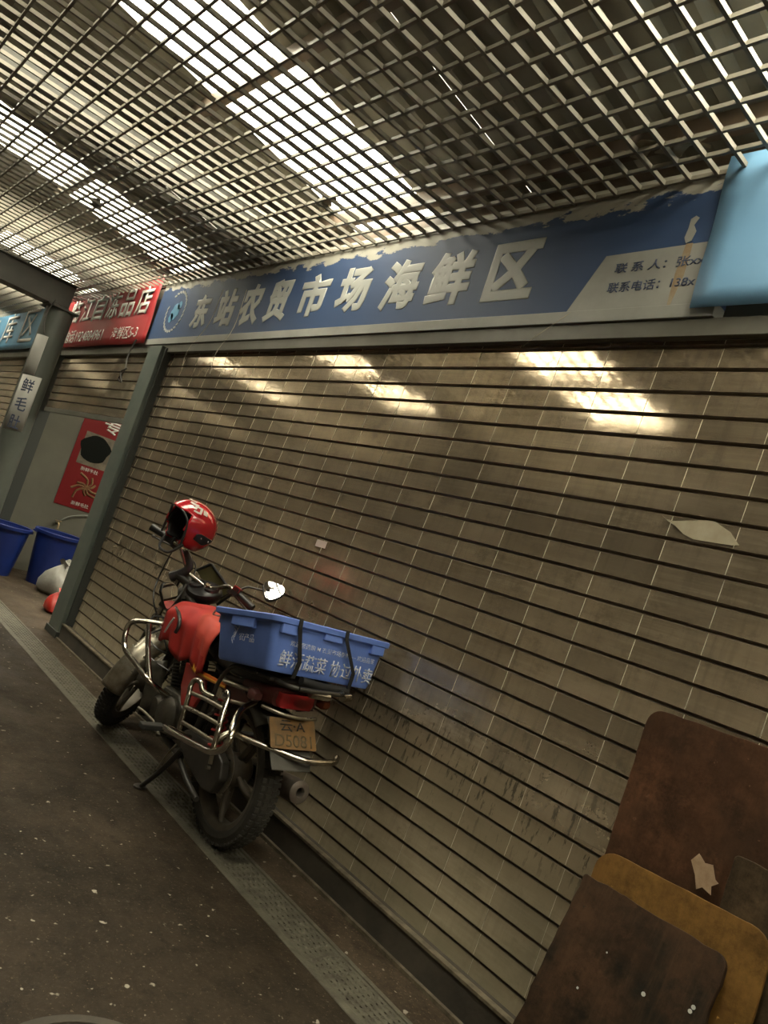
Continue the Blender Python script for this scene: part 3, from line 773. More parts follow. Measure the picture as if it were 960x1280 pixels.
def sack(name, x, y, sx, sy, h, mat, label, seed, knot=True):
    r = empty(name, T((x, y, 0))); tag(r, label, 'bag', 'plastic bags on the stall floor')
    rnd = random.Random(seed); ph = [rnd.uniform(0, 6) for _ in range(6)]
    rings = []
    for z, q in ((0, .75), (.12, 1.0), (.35, 1.02), (.6, .8), (.78, .4), (.86, .13), (.93, .16), (1.0, .3)):
        rings.append([Vector((sx * q * cos(a) * (1 + .10 * sin(3 * a + ph[0] + 4 * z) + .06 * sin(7 * a + ph[1] + 9 * z)),
                              sy * q * sin(a) * (1 + .10 * sin(4 * a + ph[2])), z * h * (1 + .08 * sin(2 * a + ph[3])))) for a in [2 * pi * k / 28 for k in range(28)]])
    MB().loft(rings).build('pouch', mat, r, smooth=True)
    return r


sack('plastic_bag', -7.52, 2.62, .20, .17, .34, M['bagw'], 'knotted white plastic bag on the floor beside the blue tub', 3)
sack('plastic_bag', -6.62, 2.36, .12, .10, .20, M['bagr'], 'small red plastic bag on the floor behind the green-grey post', 5)

# tangled wire under the red banner, strings and tape below the sign
def wire(name, pts, r, mat, label, cat='wire'):
    o = MB().tube(pts, r, 6).build(name, mat, smooth=True); tag(o, label, cat); return o


wire('hanging_wire', [(-6.25, 2.09, 2.40), (-6.27, 2.08, 2.25), (-6.22, 2.08, 2.12), (-6.30, 2.08, 2.05), (-6.2, 2.08, 2.02), (-6.27, 2.07, 2.10), (-6.18, 2.08, 2.14)], .006, M['wire'], 'thin knotted dark wire hanging under the red banner')
wire('hanging_wire', [(-7.42, 1.68, 2.62), (-7.35, 1.64, 2.5), (-7.33, 1.64, 2.38), (-7.28, 1.66, 2.28)], .006, M['wire'], 'short black wire hanging from the beam beside the pole')
wire('white_string', [(-4.98, 2.11, 2.75), (-5.02, 2.112, 2.5), (-5.18, 2.10, 2.30), (-5.2, 2.11, 2.15)], .002, M['string'], 'thin pale string hanging over the left of the blue sign', 'string')
wire('white_string', [(-4.62, 2.11, 2.72), (-4.62, 2.112, 2.45), (-4.72, 2.10, 2.26), (-4.72, 2.11, 2.12)], .002, M['string'], 'thin pale string hanging over the third sign character', 'string')
tpo = MB().grid(lambda u, v: (-1.93 + .07 * (1 - v) ** 2 - .11 * v * 0 + .012 * (u - .5) - .10 * (v), 2.10 + .006 * sin(4 * v), 2.385 - .13 * v + .012 * u), 2, 10).build('tape_scrap', M['fish'], smooth=True, solid=.0006)
tag(tpo, 'loose strip of pale tape hanging under the white sign corner', 'tape')

# peeled stickers on the shutter
def sticker(name, poly, label, mat, y):
    o = MB().prism(poly, 0, .0008, mat=wallf(0, 0, y)).build(name, mat); tag(o, label, 'sticker', 'peeled stickers on the shutter'); return o


sticker('peeled_sticker', [(-1.292, 1.700), (-1.27, 1.688), (-1.245, 1.686), (-1.14, 1.705), (-1.115, 1.706), (-1.06, 1.682), (-1.025, 1.648), (-1.045, 1.644), (-1.09, 1.642), (-1.165, 1.640), (-1.20, 1.650), (-1.235, 1.672), (-1.262, 1.682)],
        'peeled pale sticker, leaf shaped, high on the right of the shutter', M['fish'], WY - .0095)
sticker('peeled_sticker', [(-3.03, 1.255), (-2.945, 1.258), (-2.942, 1.293), (-3.028, 1.290)], 'small faded square sticker on the shutter above the crate', M['mark'], WY - .0095)


# ------------------------------------------------------------------ plywood sheets leaning at the right
def round_poly(w, h, rs, n=6):
    """rectangle 0..w, 0..h with corner radii bl, br, tr, tl"""
    out = []
    for (cx, cy, r, a0) in ((rs[0], rs[0], rs[0], pi), (w - rs[1], rs[1], rs[1], 1.5 * pi), (w - rs[2], h - rs[2], rs[2], 0), (rs[3], h - rs[3], rs[3], .5 * pi)):
        for k in range(n + 1):
            a = a0 + .5 * pi * k / n; out.append((cx + r * cos(a), cy + r * sin(a)))
    return out


def leaning(name, x, yfoot, ytop, ztop, w, mat, rs, label, roll=0.0, th=.016, rough=.0, notch=None):
    """board whose lower left corner stands at (x, yfoot, 0) and whose top reaches ytop at ztop"""
    L_ = math.hypot(ytop - yfoot, ztop); th_ = math.atan2(ytop - yfoot, ztop)
    lift = w * max(0, sin(-roll))
    Mx = T((x, yfoot, lift + .004)) @ R3('X', pi / 2 - th_) @ R3('Z', roll)
    poly = round_poly(w, L_, rs)
    rnd = random.Random(int(w * 1000)); pp = []
    n = len(poly)
    for i in range(n):
        a = Vector(poly[i]); c = Vector(poly[(i + 1) % n]); pp.append((a.x, a.y)); d = (c - a).length
        k = int(d / .03)
        for j in range(1, k):
            q = a.lerp(c, j / k); pp.append((q.x + rnd.uniform(-rough, rough), q.y + rnd.uniform(-rough, rough)))
    r = empty(name, Mx); tag(r, label, 'board', 'plywood boards leaning on the shutter')
    o = MB().prism(pp, 0, th).build('sheet', mat, r, bevel=.002)
    return r


leaning('plywood_board', -1.085, 2.055, 2.155, 1.115, .80, M['woodA'], (.005, .02, .03, .045), 'tall reddish-brown plywood sheet, rearmost against the shutter at the right', .035, .014, .0015)
leaning('plywood_board', -.765, 2.02, 2.105, .85, .42, M['woodD'], (.005, .005, .01, .012), 'grey weathered plywood offcut at the right edge in front of the reddish sheet', .01, .012, .003)
leaning('plywood_board', -1.068, 1.93, 2.07, .705, .475, M['woodB'], (.02, .02, .06, .055), 'ochre plywood sheet with rounded corners behind the blackened board', .045, .014, .001)
C_ = leaning('plywood_board', -1.082, 1.80, 2.02, .630, .405, M['woodC'], (.01, .03, .03, .01), 'blackened plywood board, frontmost of the leaning sheets', .02, .018, .0028)
MB().prism([(-.870, .79), (-.855, .815), (-.835, .80), (-.815, .805), (-.80, .775), (-.79, .77), (-.805, .755), (-.80, .735), (-.825, .742), (-.838, .73), (-.85, .76)], 0, .0015, mat=T((0, 2.088, 0)) @ R3('X', pi / 2)).build('torn_label', M['torn'])
tag(bpy.data.objects['torn_label'], 'torn pale label on the reddish plywood sheet', 'label')
b = MB(); rnd = random.Random(4)
for k in range(16):
    x, y, r = rnd.uniform(.03, .4), rnd.uniform(.2, .6), rnd.uniform(.002, .006)
    b.prism([(x + r * cos(t), y + r * sin(t)) for t in [q * pi / 4 for q in range(8)]], .0182, .0192)
tag(b.build('paint_drips', M['paper'], C_), kind='stuff')

# ================================================================== MOTORCYCLE (local frame: x forward, y left, z up)
BP = (-2.5627, 1.8294, 0.045, 0.0362)
_F = Vector((-cos(BP[2]), sin(BP[2]), 0)); _Z = Vector((0, 0, 1)); _Lf = _Z.cross(_F)
_U = _Z * cos(BP[3]) + _Lf * sin(BP[3]); _L = _Lf * cos(BP[3]) - _Z * sin(BP[3])
BM = Matrix(((_F.x, _L.x, _U.x, BP[0]), (_F.y, _L.y, _U.y, BP[1]), (_F.z, _L.z, _U.z, 0), (0, 0, 0, 1)))
WB = 1.2346; STEER = -.87; RAKE = .47
_ax = Vector((-sin(RAKE), 0, cos(RAKE))); _o = Vector((WB - .05, 0, .3)); _RS = Matrix.Rotation(STEER, 3, _ax)


def st(p): return _o + _RS @ (Vector(p) - _o)


def SB():
    b = MB(); b.fn = st; return b


bk = empty('motorcycle', BM)
tag(bk, 'dirty red motorcycle with chrome guards, parked on its side stand before the wide shutter', 'motorcycle')
WHEEL = R3('X', -pi / 2)


def wheel(name, x, steer, rear):
    c = T((x, 0, .295)) @ WHEEL
    mk = SB if steer else MB
    b = mk()
    b.lathe([(.218, -.036), (.236, -.036), (.240, -.030), (.222, -.022), (.214, 0), (.222, .022), (.240, .030), (.236, .036), (.218, .036), (.206, .026), (.204, -.026)], 64, mat=c, closed=True)
    for k in range(5):
        a = 2 * pi * k / 5 + .35
        for s in (-1, 1):
            d = s * .16
            p0 = Vector((.045 * cos(a + d), .045 * sin(a + d), s * .012)); p1 = Vector((.14 * cos(a + .02 * s), .14 * sin(a + .02 * s), s * .010)); p2 = Vector((.212 * cos(a + s * .11), .212 * sin(a + s * .11), s * .008))
            b.tube([p0, p1, p2], .0115, 8, smooth=4, mat=c)
        b.box((-.2, -.012, -.006), (-.09, .012, .006), mat=c @ R3('Z', a + pi))
    w = b.build(name, M['alloy'], bk, smooth=True)
    b = mk(); W_ = .043 if rear else .038
    sec = [(.226, -.030), (.236, -W_ * .95), (.258, -W_ * 1.04), (.278, -W_ * .88), (.290, -W_ * .5), (.294, 0), (.290, W_ * .5), (.278, W_ * .88), (.258, W_ * 1.04), (.236, W_ * .95), (.226, .030)]
    b.lathe(sec, 72, mat=c, closed=True)
    nb = 64
    for k in range(nb):
        a = 2 * pi * k / nb
        for j, (rr, hh, ww) in enumerate(((.2925, -.012, .009), (.2915, .012, .009), (.283, -W_ * .80, .008), (.283, W_ * .80, .008))):
            aa = a + (pi / nb if j % 2 else 0)
            b.box((rr - .006, -.0085, hh - ww), (rr + .0035, .0085, hh + ww), mat=c @ R3('Z', aa))
    b.build('tyre', M['dust'] if rear else M['rubber'], w, smooth=False)
    b = mk(); b.lathe([(.239, .0325), (.2405, .030), (.2425, .030), (.242, .034), (.239, .0355)], 64, mat=c, closed=True); b.lathe([(.239, -.0325), (.2405, -.030), (.2425, -.030), (.242, -.034), (.239, -.0355)], 64, mat=c, closed=True)
    b.build('rim_edge', M['rimedge'], w, smooth=True)
    b = mk(); b.lathe([(0, -.055), (.05, -.055), (.065, -.04), (.068, .03), (.05, .05), (.02, .055), (.02, .085), (0, .085)] if rear else [(0, -.05), (.04, -.05), (.05, -.035), (.05, .035), (.04, .05), (0, .05)], 32, mat=c)
    b.tube([(x * 0, 0, -.13), (0, 0, .13)], .009, 8, smooth=0, mat=c)
    b.build('hub', M['alloy'], w, smooth=True)
    return w


rw = wheel('wheel', 0, False, True)
fw = wheel('wheel', WB, True, False)
b = MB(); b.lathe([(.04, .060), (.095, .060), (.098, .063), (.095, .066), (.04, .066)], 40, mat=T((0, 0, .295)) @ WHEEL); b.build('sprocket', M['dullchrome'], rw, smooth=True)

# ---- front end (steered)
def fx(z): return (WB - .03) - (z - .295) * math.tan(RAKE)       # fork line


for s in (1, -1):
    b = SB(); b.tube([(fx(.26) + .02, s * .085, .27), (fx(.56), s * .085, .56)], .024, 14, smooth=0); fk = b.build('fork_leg', M['engine'], bk, smooth=True)
    b = SB(); b.tube([(fx(.56), s * .085, .56), (fx(.86), s * .085, .86)], .0155, 12, smooth=0); b.build('fork_tube', M['chrome'], fk, smooth=True)
b = SB()
for z in (.70, .865):
    b.tube([(fx(z) - .0, -.105, z), (fx(z) + .01, 0, z), (fx(z), .105, z)], .024, 10, smooth=3)
b.build('fork_crown', M['frame'], bk, smooth=True)
# chrome mudguard: arc over the wheel, U-shaped section
def fender_fn(cx, cz, R_, a0, a1, hw, drop, steer=True):
    def fn(u, v):
        a = a0 + (a1 - a0) * u; t = (v - .5) * 2
        r = R_ - drop * abs(t) ** 2.4; return (cx + r * cos(a), hw * math.sin(t * 1.45) / math.sin(1.45), cz + r * sin(a))
    return fn


b = SB(); b.grid(fender_fn(WB, .295, .335, radians(56), radians(192), .062, .036), 40, 12)
ff = b.build('front_mudguard', M['dullchrome'], bk, smooth=True, solid=.002)
b = SB()
for s in (1, -1):
    for a in (radians(70), radians(150)):
        b.tube([(WB + .31 * cos(a), s * .062, .295 + .31 * sin(a)), (WB + .02, s * .085, .32)], .005, 6, smooth=0)
b.build('stay', M['dullchrome'], ff, smooth=True)

# headlamp, instruments, screen
c = T((1.06, 0, .80)) @ R3('Y', pi / 2)
b = SB(); b.lathe([(0, -.10), (.05, -.095), (.082, -.06), (.09, 0), (.092, .015), (.085, .02)], 32, mat=c); hl = b.build('headlamp', M['frame'], bk, smooth=True)
b = SB(); b.lathe([(0, .03), (.04, .028), (.083, .016)], 32, mat=c); b.build('lens', M['mirror'], hl, smooth=True)
b = MB(); b.fn = lambda p: Vector((.875, -.06, .862)) + Matrix.Rotation(STEER, 3, 'Z') @ Matrix.Rotation(-.45, 3, 'Y') @ Vector(p)
rings = []
for z, qx, qy in ((-.055, .03, .05), (-.04, .06, .085), (-.01, .075, .10), (.012, .072, .095), (.022, .055, .078), (.024, .0, .0)):
    rings.append([Vector((qx * cos(a) * (1 + .12 * cos(2 * a)), qy * sin(a), z)) for a in [2 * pi * k / 28 for k in range(28)]])
b.loft(rings, cap=False); ip = b.build('instrument_pod', M['black'], bk, smooth=True)
for dy in (-.042, .042):
    b = MB(); b.fn = lambda p: Vector((.875, -.06, .862)) + Matrix.Rotation(STEER, 3, 'Z') @ Matrix.Rotation(-.45, 3, 'Y') @ Vector(p)
    b.lathe([(0, .027), (.033, .027), (.036, .034), (.039, .034), (.040, .018)], 28, mat=T((0, dy, 0))); b.build('gauge', M['darkgrey'], ip, smooth=True)
b = MB(); b.lathe([(0, .008), (.012, .008), (.014, 0), (0, 0)], 16, mat=T((.845, -.055, .893)) @ R3('Y', -.6)); b.build('ignition_lock', M['chrome'], ip, smooth=True)

scr = [Vector(p) for p in ((1.04, -.065, .935), (.965, -.10, .992), (.845, -.205, .880), (.915, -.175, .80))]
b = MB(); b.add(scr, [(0, 1, 2, 3)]); ws = b.build('windscreen', M['smoke'], bk, solid=.003)
b = MB()
for i in range(3): b.tube([scr[i], (scr[i] + scr[i + 1]) / 2, scr[i + 1]], .008, 8, smooth=2)
b.build('screen_rim', M['black'], ws, smooth=True)

# handlebar
hb = [(.815, .33, .975), (.83, .20, .985), (.855, .155, .978), (.90, .10, .93), (.915, .06, .905), (.92, 0, .902), (.915, -.06, .905), (.90, -.10, .93), (.855, -.155, .978), (.83, -.20, .985), (.815, -.33, .975)]
b = SB(); b.tube(hb, .0115, 12); hbo = b.build('handlebar', M['chrome'], bk, smooth=True)
for s in (1, -1):
    b = SB(); b.tube([(.815, s * .335, .975), (.826, s * .225, .984)], lambda t: .0165 + .004 * (t < .06) + .001 * sin(60 * t), 14, smooth=12)
    gp = b.build('grip', M['black'], bk, smooth=True)
    b = SB(); b.box((.80, s * .215 - .02, .965), (.855, s * .215 + .02, 1.01)); b.box((.835, s * .19 - .018, .955), (.875, s * .19 + .018, .985)); b.build('switch_housing', M['black'], gp, bevel=.004)
    b = SB(); b.tube([(.868, s * .19, .972), (.90, s * .21, .962), (.912, s * .27, .948), (.90, s * .325, .938)], lambda t: .0065 - .002 * t, 8)
    b.lathe([(0, -.009), (.008, -.006), (.009, .003), (.005, .009), (0, .01)], 10, mat=T((.90, s * .33, .938)))
    b.build('lever', M['frame'], bk, smooth=True)
b = SB(); b.box((.80, -.235, .985), (.85, -.195, 1.012)); b.build('switch_button', M['redpaint'], bk, bevel=.003)
# dark cover sweeping from the left clamp down to the lamp bracket
b = SB(); b.tube([(.868, .135, .985), (.885, .10, .965), (.90, .075, .93), (.915, .09, .885), (.925, .125, .835)], lambda t: .014 + .014 * t, 12)
b.build('bar_cover', M['darkgrey'], bk, smooth=True)


def mirror(centre, n, up, w_, h_, label=None):
    n = Vector(n).normalized(); u = (Vector(up) - n * n.dot(Vector(up))).normalized(); r = u.cross(n)
    m = Matrix(((r.x, u.x, n.x, centre[0]), (r.y, u.y, n.y, centre[1]), (r.z, u.z, n.z, centre[2]), (0, 0, 0, 1)))
    shape = [(-.5, .12), (-.42, .42), (-.12, .5), (.3, .46), (.5, .25), (.46, -.12), (.12, -.5), (-.16, -.48)]
    pts = [(p.x, p.y) for p in spline([(x, y, 0) for x, y in shape + shape[:1]], 4)[:-1]]
    b = MB(); b.prism([(x * w_, y * h_) for x, y in pts], -.018, .0, mat=m); o = b.build('mirror', M['black'], bk, smooth=False, bevel=.004)
    b = MB(); b.prism([(x * w_ * .93, y * h_ * .93) for x, y in pts], .0003, .0012, mat=m); b.build('mirror_glass', M['mirror'], o)
    return o


def lw(x, y, z): return Vector((x, y, z))


# right mirror catches the sky strips, left one droops above the tank
mR = st((.85, -.35, 1.100)); MIR_R = (-.55, .43, .72)
mirror(mR, MIR_R, (0, 0, 1), .115, .115)
b = MB(); b.tube([st((.845, -.21, .99)), st((.86, -.235, 1.035)), st((.865, -.26, 1.05)), mR - Vector(MIR_R).normalized() * .012], .0055, 8); b.build('mirror_stalk', M['frame'], bk, smooth=True)
mL = lw(.775, .155, .815)
mirror(mL, (-.93, -.25, .25), (.15, .1, 1), .10, .125)
b = MB(); b.tube([mL + Vector((.012, 0, -.03)), mL + Vector((.04, -.03, -.075)), lw(.86, .07, .80), lw(.88, .04, .87)], .0055, 8); b.build('mirror_stalk', M['frame'], bk, smooth=True)

# cables
b = MB()
b.tube([st((.86, .17, 1.0)), lw(1.0, .06, 1.02), lw(.98, -.02, .97), lw(.95, -.02, .88)], .004, 6)
b.tube([st((.86, .19, .97)), lw(1.02, .13, .86), lw(.93, .16, .76), lw(.86, .12, .66), lw(.70, .1, .55)], .004, 6)
b.tube([st((.86, -.19, .97)), lw(.86, -.10, .80), lw(.84, .04, .70)], .004, 6)
b.tube([lw(.80, .10, .70), lw(.84, .17, .69), lw(.80, .2, .62), lw(.70, .18, .58), lw(.66, .12, .56)], .0045, 6)
b.tube([lw(.78, .12, .66), lw(.79, .19, .60), lw(.70, .19, .53), lw(.60, .12, .5)], .0045, 6)
b.build('cable', M['black'], bk, smooth=True)
b = MB(); b.tube([lw(.98, .02, .62), lw(1.12, .02, .66), lw(1.30, -.02, .60), lw(1.38, -.10, .42), lw(1.37, -.12, .20), lw(1.36, -.12, .10)], .0045, 6); b.build('cable', M['black'], bk, smooth=True)

# ---- frame
b = MB()
b.tube([(.93, 0, .80), (.80, 0, .50), (.70, 0, .26), (.60, .06, .22), (.30, .09, .22)], .017, 10)
b.tube([(.60, .0, .24), (.60, -.06, .22), (.30, -.09, .22)], .015, 8)
b.tube([(.93, 0, .82), (.60, 0, .72), (.30, 0, .62)], .019, 10)
for s in (1, -1):
    b.tube([(.30, s * .09, .22), (.22, s * .10, .40), (.20, s * .10, .62)], .014, 8)
    b.tube([(.30, s * .05, .63), (.10, s * .10, .64), (-.22, s * .10, .69)], .013, 8)
    b.tube([(.24, s * .09, .40), (.05, s * .10, .53), (-.05, s * .10, .62)], .011, 8)
b.tube([(.955, 0, .90), (.91, 0, .99 - .20)], .028, 14, smooth=0)
b.build('frame', M['frame'], bk, smooth=True)
for s in (1, -1):
    b = MB(); b.tube([(.26, s * .085, .30), (0, s * .09, .295)], .017, 10, smooth=0); b.box((-.05, s * .09 - .012, .27), (.02, s * .09 + .012, .32)); b.build('swingarm', M['frame'], bk, smooth=True)
    sh = MB(); sh.tube([(.0, s * .115, .31), (.05, s * .115, .60)], .012, 10, smooth=0); sh = sh.build('shock_absorber', M['dullchrome'], bk, smooth=True)
    b = MB(); pts = []
    for k in range(90):
        a = k / 90 * 2 * pi * 8; q = .12 + .8 * k / 90
        pts.append(Vector((0 + .05 * q, s * .115, .31 + .29 * q)) + Vector((cos(a) * .027, sin(a) * .027, 0)))
    b.tube(pts, .0045, 5, smooth=0); b.build('spring', M['redpaint'] if s == 1 else M['frame'], sh, smooth=True)

# ---- engine
b = MB(); EN = [(.36, .32), (.40, .255), (.55, .235), (.64, .28), (.66, .36), (.60, .43), (.44, .44), (.37, .40)]
b.prism([(x, z) for x, z in EN], -.12, .12, mat=R3('X', pi / 2)); eg = b.build('engine', M['engine'], bk, bevel=.012)
b = MB(); b.lathe([(0, .0), (.085, .0), (.088, .015), (.070, .038), (.02, .042), (0, .042)], 32, mat=T((.46, .12, .335)) @ R3('X', -pi / 2)); b.build('generator_cover', M['engine'], eg, smooth=True)
b = MB(); b.lathe([(0, .0), (.055, .0), (.058, .012), (.045, .028), (0, .03)], 28, mat=T((.59, .12, .33)) @ R3('X', -pi / 2)); b.build('sprocket_cover', M['engine'], eg, smooth=True)
tl = T((.585, 0, .43)) @ R3('Y', .22)
for k in range(9):
    w_ = .075 if k < 6 else .068
    b = MB(); b.box((-w_, -w_ * 1.1, .016 * k), (w_, w_ * 1.1, .016 * k + .005), mat=tl); b.build('cooling_fin', M['engine'], eg, bevel=.001)
b = MB(); b.box((-.045, -.05, -.02), (.045, .05, .145), mat=tl); b.box((-.05, -.06, .145), (.05, .06, .175), mat=tl); b.build('cylinder', M['engine'], eg, bevel=.005)
# leg shields dark plastic round the cylinder
for s in (1, -1):
    b = MB(); b.grid(lambda u, v, s=s: (.60 + .10 * u + .03 * v, s * (.125 + .055 * sin(pi * u)), .30 + .24 * v - .05 * u), 8, 6); b.build('engine_shield', M['engine'], bk, smooth=True, solid=.004)
b = MB(); b.tube([(.66, -.05, .53), (.72, -.08, .45), (.68, -.12, .28), (.45, -.15, .22), (.15, -.16, .245)], .018, 12); ex = b.build('exhaust_pipe', M['dullchrome'], bk, smooth=True)
mc = T((.20, -.165, .247)) @ R3('Y', -pi / 2 + .145)
b = MB(); b.lathe([(.018, 0), (.030, .04), (.045, .09), (.048, .40), (.046, .445), (.036, .452), (.020, .452), (.018, .446), (.018, .40), (0, .40)], 32, mat=mc); b.build('muffler', M['taildark'], bk, smooth=True)
mfl = bpy.data.objects['muffler']; mfl.data.materials[0] = pbr('muffler_steel', (.21, .185, .155), .5, .4, c2=(.12, .09, .07), scale=9)
b = MB(); b.box((-.02, -.004, .03), (.02, .004, .24), mat=mc @ T((-.052, 0, 0)) @ R3('X', 0)); b.build('heat_guard', M['frame'], bk, bevel=.002)

# chain case, stands, pegs
b = MB()
cc = [(.30, .335), (.24, .365), (.0, .375), (-.075, .345), (-.095, .285), (-.06, .215), (.02, .200), (.22, .235), (.30, .27)]
b.prism([(x, z) for x, z in cc], -.115, -.075, mat=R3('X', pi / 2)); b.build('chain_case', M['frame'], bk, bevel=.008)
b = MB(); b.tube([(.285, .105, .255), (.33, .125, .17), (.40, .14, .08), (.462, .150, .016)], lambda t: .013 - .003 * t, 10); sd = b.build('side_stand', M['frame'], bk, smooth=True)
b = MB(); b.lathe([(0, 0), (.028, 0), (.028, .01), (0, .014)], 16, mat=T((.468, .151, .006)) @ R3('X', -.03)); b.build('stand_foot', M['frame'], sd, smooth=True)
b = MB(); b.tube([(.30, .13, .27), (.33, .142, .21), (.37, .148, .13)], .0045, 6); b.build('stand_spring', M['dullchrome'], sd, smooth=True)
b = MB(); b.tube([(.28, .10, .21), (.14, .12, .185), (.0, .13, .165)], .012, 8); b.tube([(.28, -.10, .21), (.14, -.12, .185), (.0, -.13, .165)], .012, 8); b.tube([(.12, .12, .18), (.12, -.12, .18)], .009, 8, smooth=0); b.build('centre_stand', M['frame'], bk, smooth=True)
for s in (1, -1):
    b = MB(); b.tube([(.33, s * .14, .30), (.34, s * .20, .315)], .010, 8, smooth=0); pg = b.build('footpeg', M['dullchrome'], bk, smooth=True)
    b = MB(); b.box((.325, s * .19 - (0 if s > 0 else .10), .310), (.372, s * .19 + (.10 if s > 0 else 0), .334)); b.build('peg_rubber', M['rubber'], pg, bevel=.005)
b = MB(); b.tube([(.50, .16, .29), (.60, .175, .30), (.63, .20, .31)], .006, 8); b.tube([(.50, .165, .29), (.40, .17, .27), (.36, .21, .285)], .006, 8); b.build('gear_lever', M['dullchrome'], bk, smooth=True)

# tank under the red cover, seat, side panels
def ring_box(x, zc, hy, hz, n=24, p=3.0):
    out = []
    for k in range(n):
        a = 2 * pi * k / n; c_, s_ = cos(a), sin(a)
        out.append(Vector((x, hy * math.copysign(abs(c_) ** (2 / p), c_), zc + hz * math.copysign(abs(s_) ** (2 / p), s_))))
    return out


MB().loft([ring_box(x, z, hy, hz) for x, z, hy, hz in ((.33, .70, .06, .045), (.36, .70, .10, .07), (.46, .715, .135, .085), (.60, .725, .145, .085), (.72, .725, .13, .075), (.80, .72, .07, .05), (.815, .72, .03, .02))]).build('fuel_tank', M['greyseat'], bk, smooth=True)
MB().loft([ring_box(x, z, hy, hz, p=3.4) for x, z, hy, hz in ((.36, .715, .08, .03), (.33, .712, .115, .045), (.20, .70, .13, .05), (.05, .705, .135, .05), (-.10, .72, .13, .045), (-.20, .73, .11, .035), (-.235, .735, .06, .02))]).build('seat', M['vinyl'], bk, smooth=True)
for s in (1, -1):
    MR_ = R3('X', pi / 2)
    def side(poly, y, th, name, mat):
        b = MB(); a0, a1 = (-y - th, -y) if s > 0 else (y, y + th)
        b.prism(poly, a0, a1, mat=MR_); return b.build(name, mat, bk, bevel=.004)
    side([(.40, .60), (.20, .605), (.17, .55), (.22, .46), (.33, .43), (.385, .50)], .135, .016, 'side_panel', M['redpaint'])
    pn = side([(.05, .60), (.12, .615), (-.14, .65), (-.20, .625), (-.10, .585)], .135, .014, 'tail_panel', M['taildark'])
    st_ = side([(.352, .622), (.335, .650), (.300, .650), (.275, .612), (.0, .632), (.0, .612), (.27, .582), (.335, .592)], .152, .004, 'stripe', M['orange'])
    side([(.345, .628), (.322, .640), (.290, .600), (.0, .622), (.0, .614), (.285, .590), (.335, .602)], .157, .003, 'stripe', M['yellow'])

# tail: cowl, lamp, indicators, mudguard, plate
MB().loft([ring_box(x, z, hy, hz, p=3.5) for x, z, hy, hz in ((-.06, .66, .12, .04), (-.16, .668, .125, .042), (-.235, .675, .12, .042), (-.262, .672, .10, .034))]).build('tail_cowl', M['taildark'], bk, smooth=True)
b = MB(); b.loft([[Vector((-.255 - dx, y, z)) for y, z in ((.075 * q, .645), (.085 * q, .665), (.08 * q, .70), (-.08 * q, .70), (-.085 * q, .665), (-.075 * q, .645))] for dx, q in ((0, 1), (.022, .96), (.03, .85))]); b.build('tail_lamp', M['tailred'], bk, smooth=True)
for s, m_ in ((1, 'taildark'), (-1, 'amber')):
    b = MB(); b.tube([(-.19, s * .11, .668), (-.20, s * .13, .668)], .010, 8, smooth=0); q = b.build('indicator', M['frame'], bk, smooth=True)
    MB().loft([ring_box(0, 0, .025, .022, 16, 3), ring_box(-.03, 0, .024, .021, 16, 3), ring_box(-.042, 0, .015, .012, 16, 3)], mat=T((-.215, s * .158, .668))).build('indicator_lens', M[m_], q, smooth=True)
b = MB(); b.grid(fender_fn(0, .295, .335, radians(62), radians(128), .085, .035), 18, 10); rf = b.build('rear_mudguard', M['mudflap'], bk, smooth=True, solid=.003)
b = MB(); b.prism([(-.085, .0), (.085, .0), (.09, .06), (.085, .16), (.10, .215), (-.10, .215), (-.085, .16), (-.09, .06)], -.004, .004,
                  mat=Matrix(((0, -.55, -.84, -.375), (1, 0, 0, 0), (0, .84, -.55, .445), (0, 0, 0, 1)))); b.fn = lambda p: Vector((-.375 + (p.x + .375) * -1 if False else p.x, p.y, p.z))
PLF = Matrix(((0, .62, -.785, -.375), (-1, 0, 0, 0), (0, .785, .62, .445), (0, 0, 0, 1)))   # x -> right side, y -> up & forward, z -> back & up
b = MB(); b.prism([(-.085, .0), (.085, .0), (.09, .05), (.088, .20), (-.088, .20), (-.09, .05)], -.006, 0, mat=PLF); b.build('mud_flap', M['mudflap'], bk, bevel=.003)
PLP = Matrix(((0, .60, -.80, -.345), (-1, 0, 0, 0), (0, .80, .60, .512), (0, 0, 0, 1)))
b = MB(); b.prism(round_poly(.205, .115, (.008,) * 4, 4), 0, .003, mat=PLP @ T((-.1025, 0, .004))); lp_ = b.build('licence_plate', M['plate'], bk)
text('云·A', 'plate_text', M['platetxt'], lp_, .112, .042, PLP @ T((0, .086, .0072)), fat=.008, depth=.0006)
text('D5081', 'plate_text', M['platetxt2'], lp_, .165, .046, PLP @ T((0, .031, .0072)), fat=.004, depth=.0006)
b = MB(); b.tube([(-.235, .12, .632), (-.285, .05, .622), (-.292, -.04, .616), (-.262, -.12, .612)], .008, 8); b.build('plate_bracket', M['dullchrome'], bk, smooth=True)

# chrome guards and rack
def bars(name, lst, r, mat, side=(1,)):
    for s in side:
        b = MB()
        for pts in lst: b.tube([(x, s * y, z) for x, y, z in pts], r, 10)
        b.build(name, mat, bk, smooth=True)


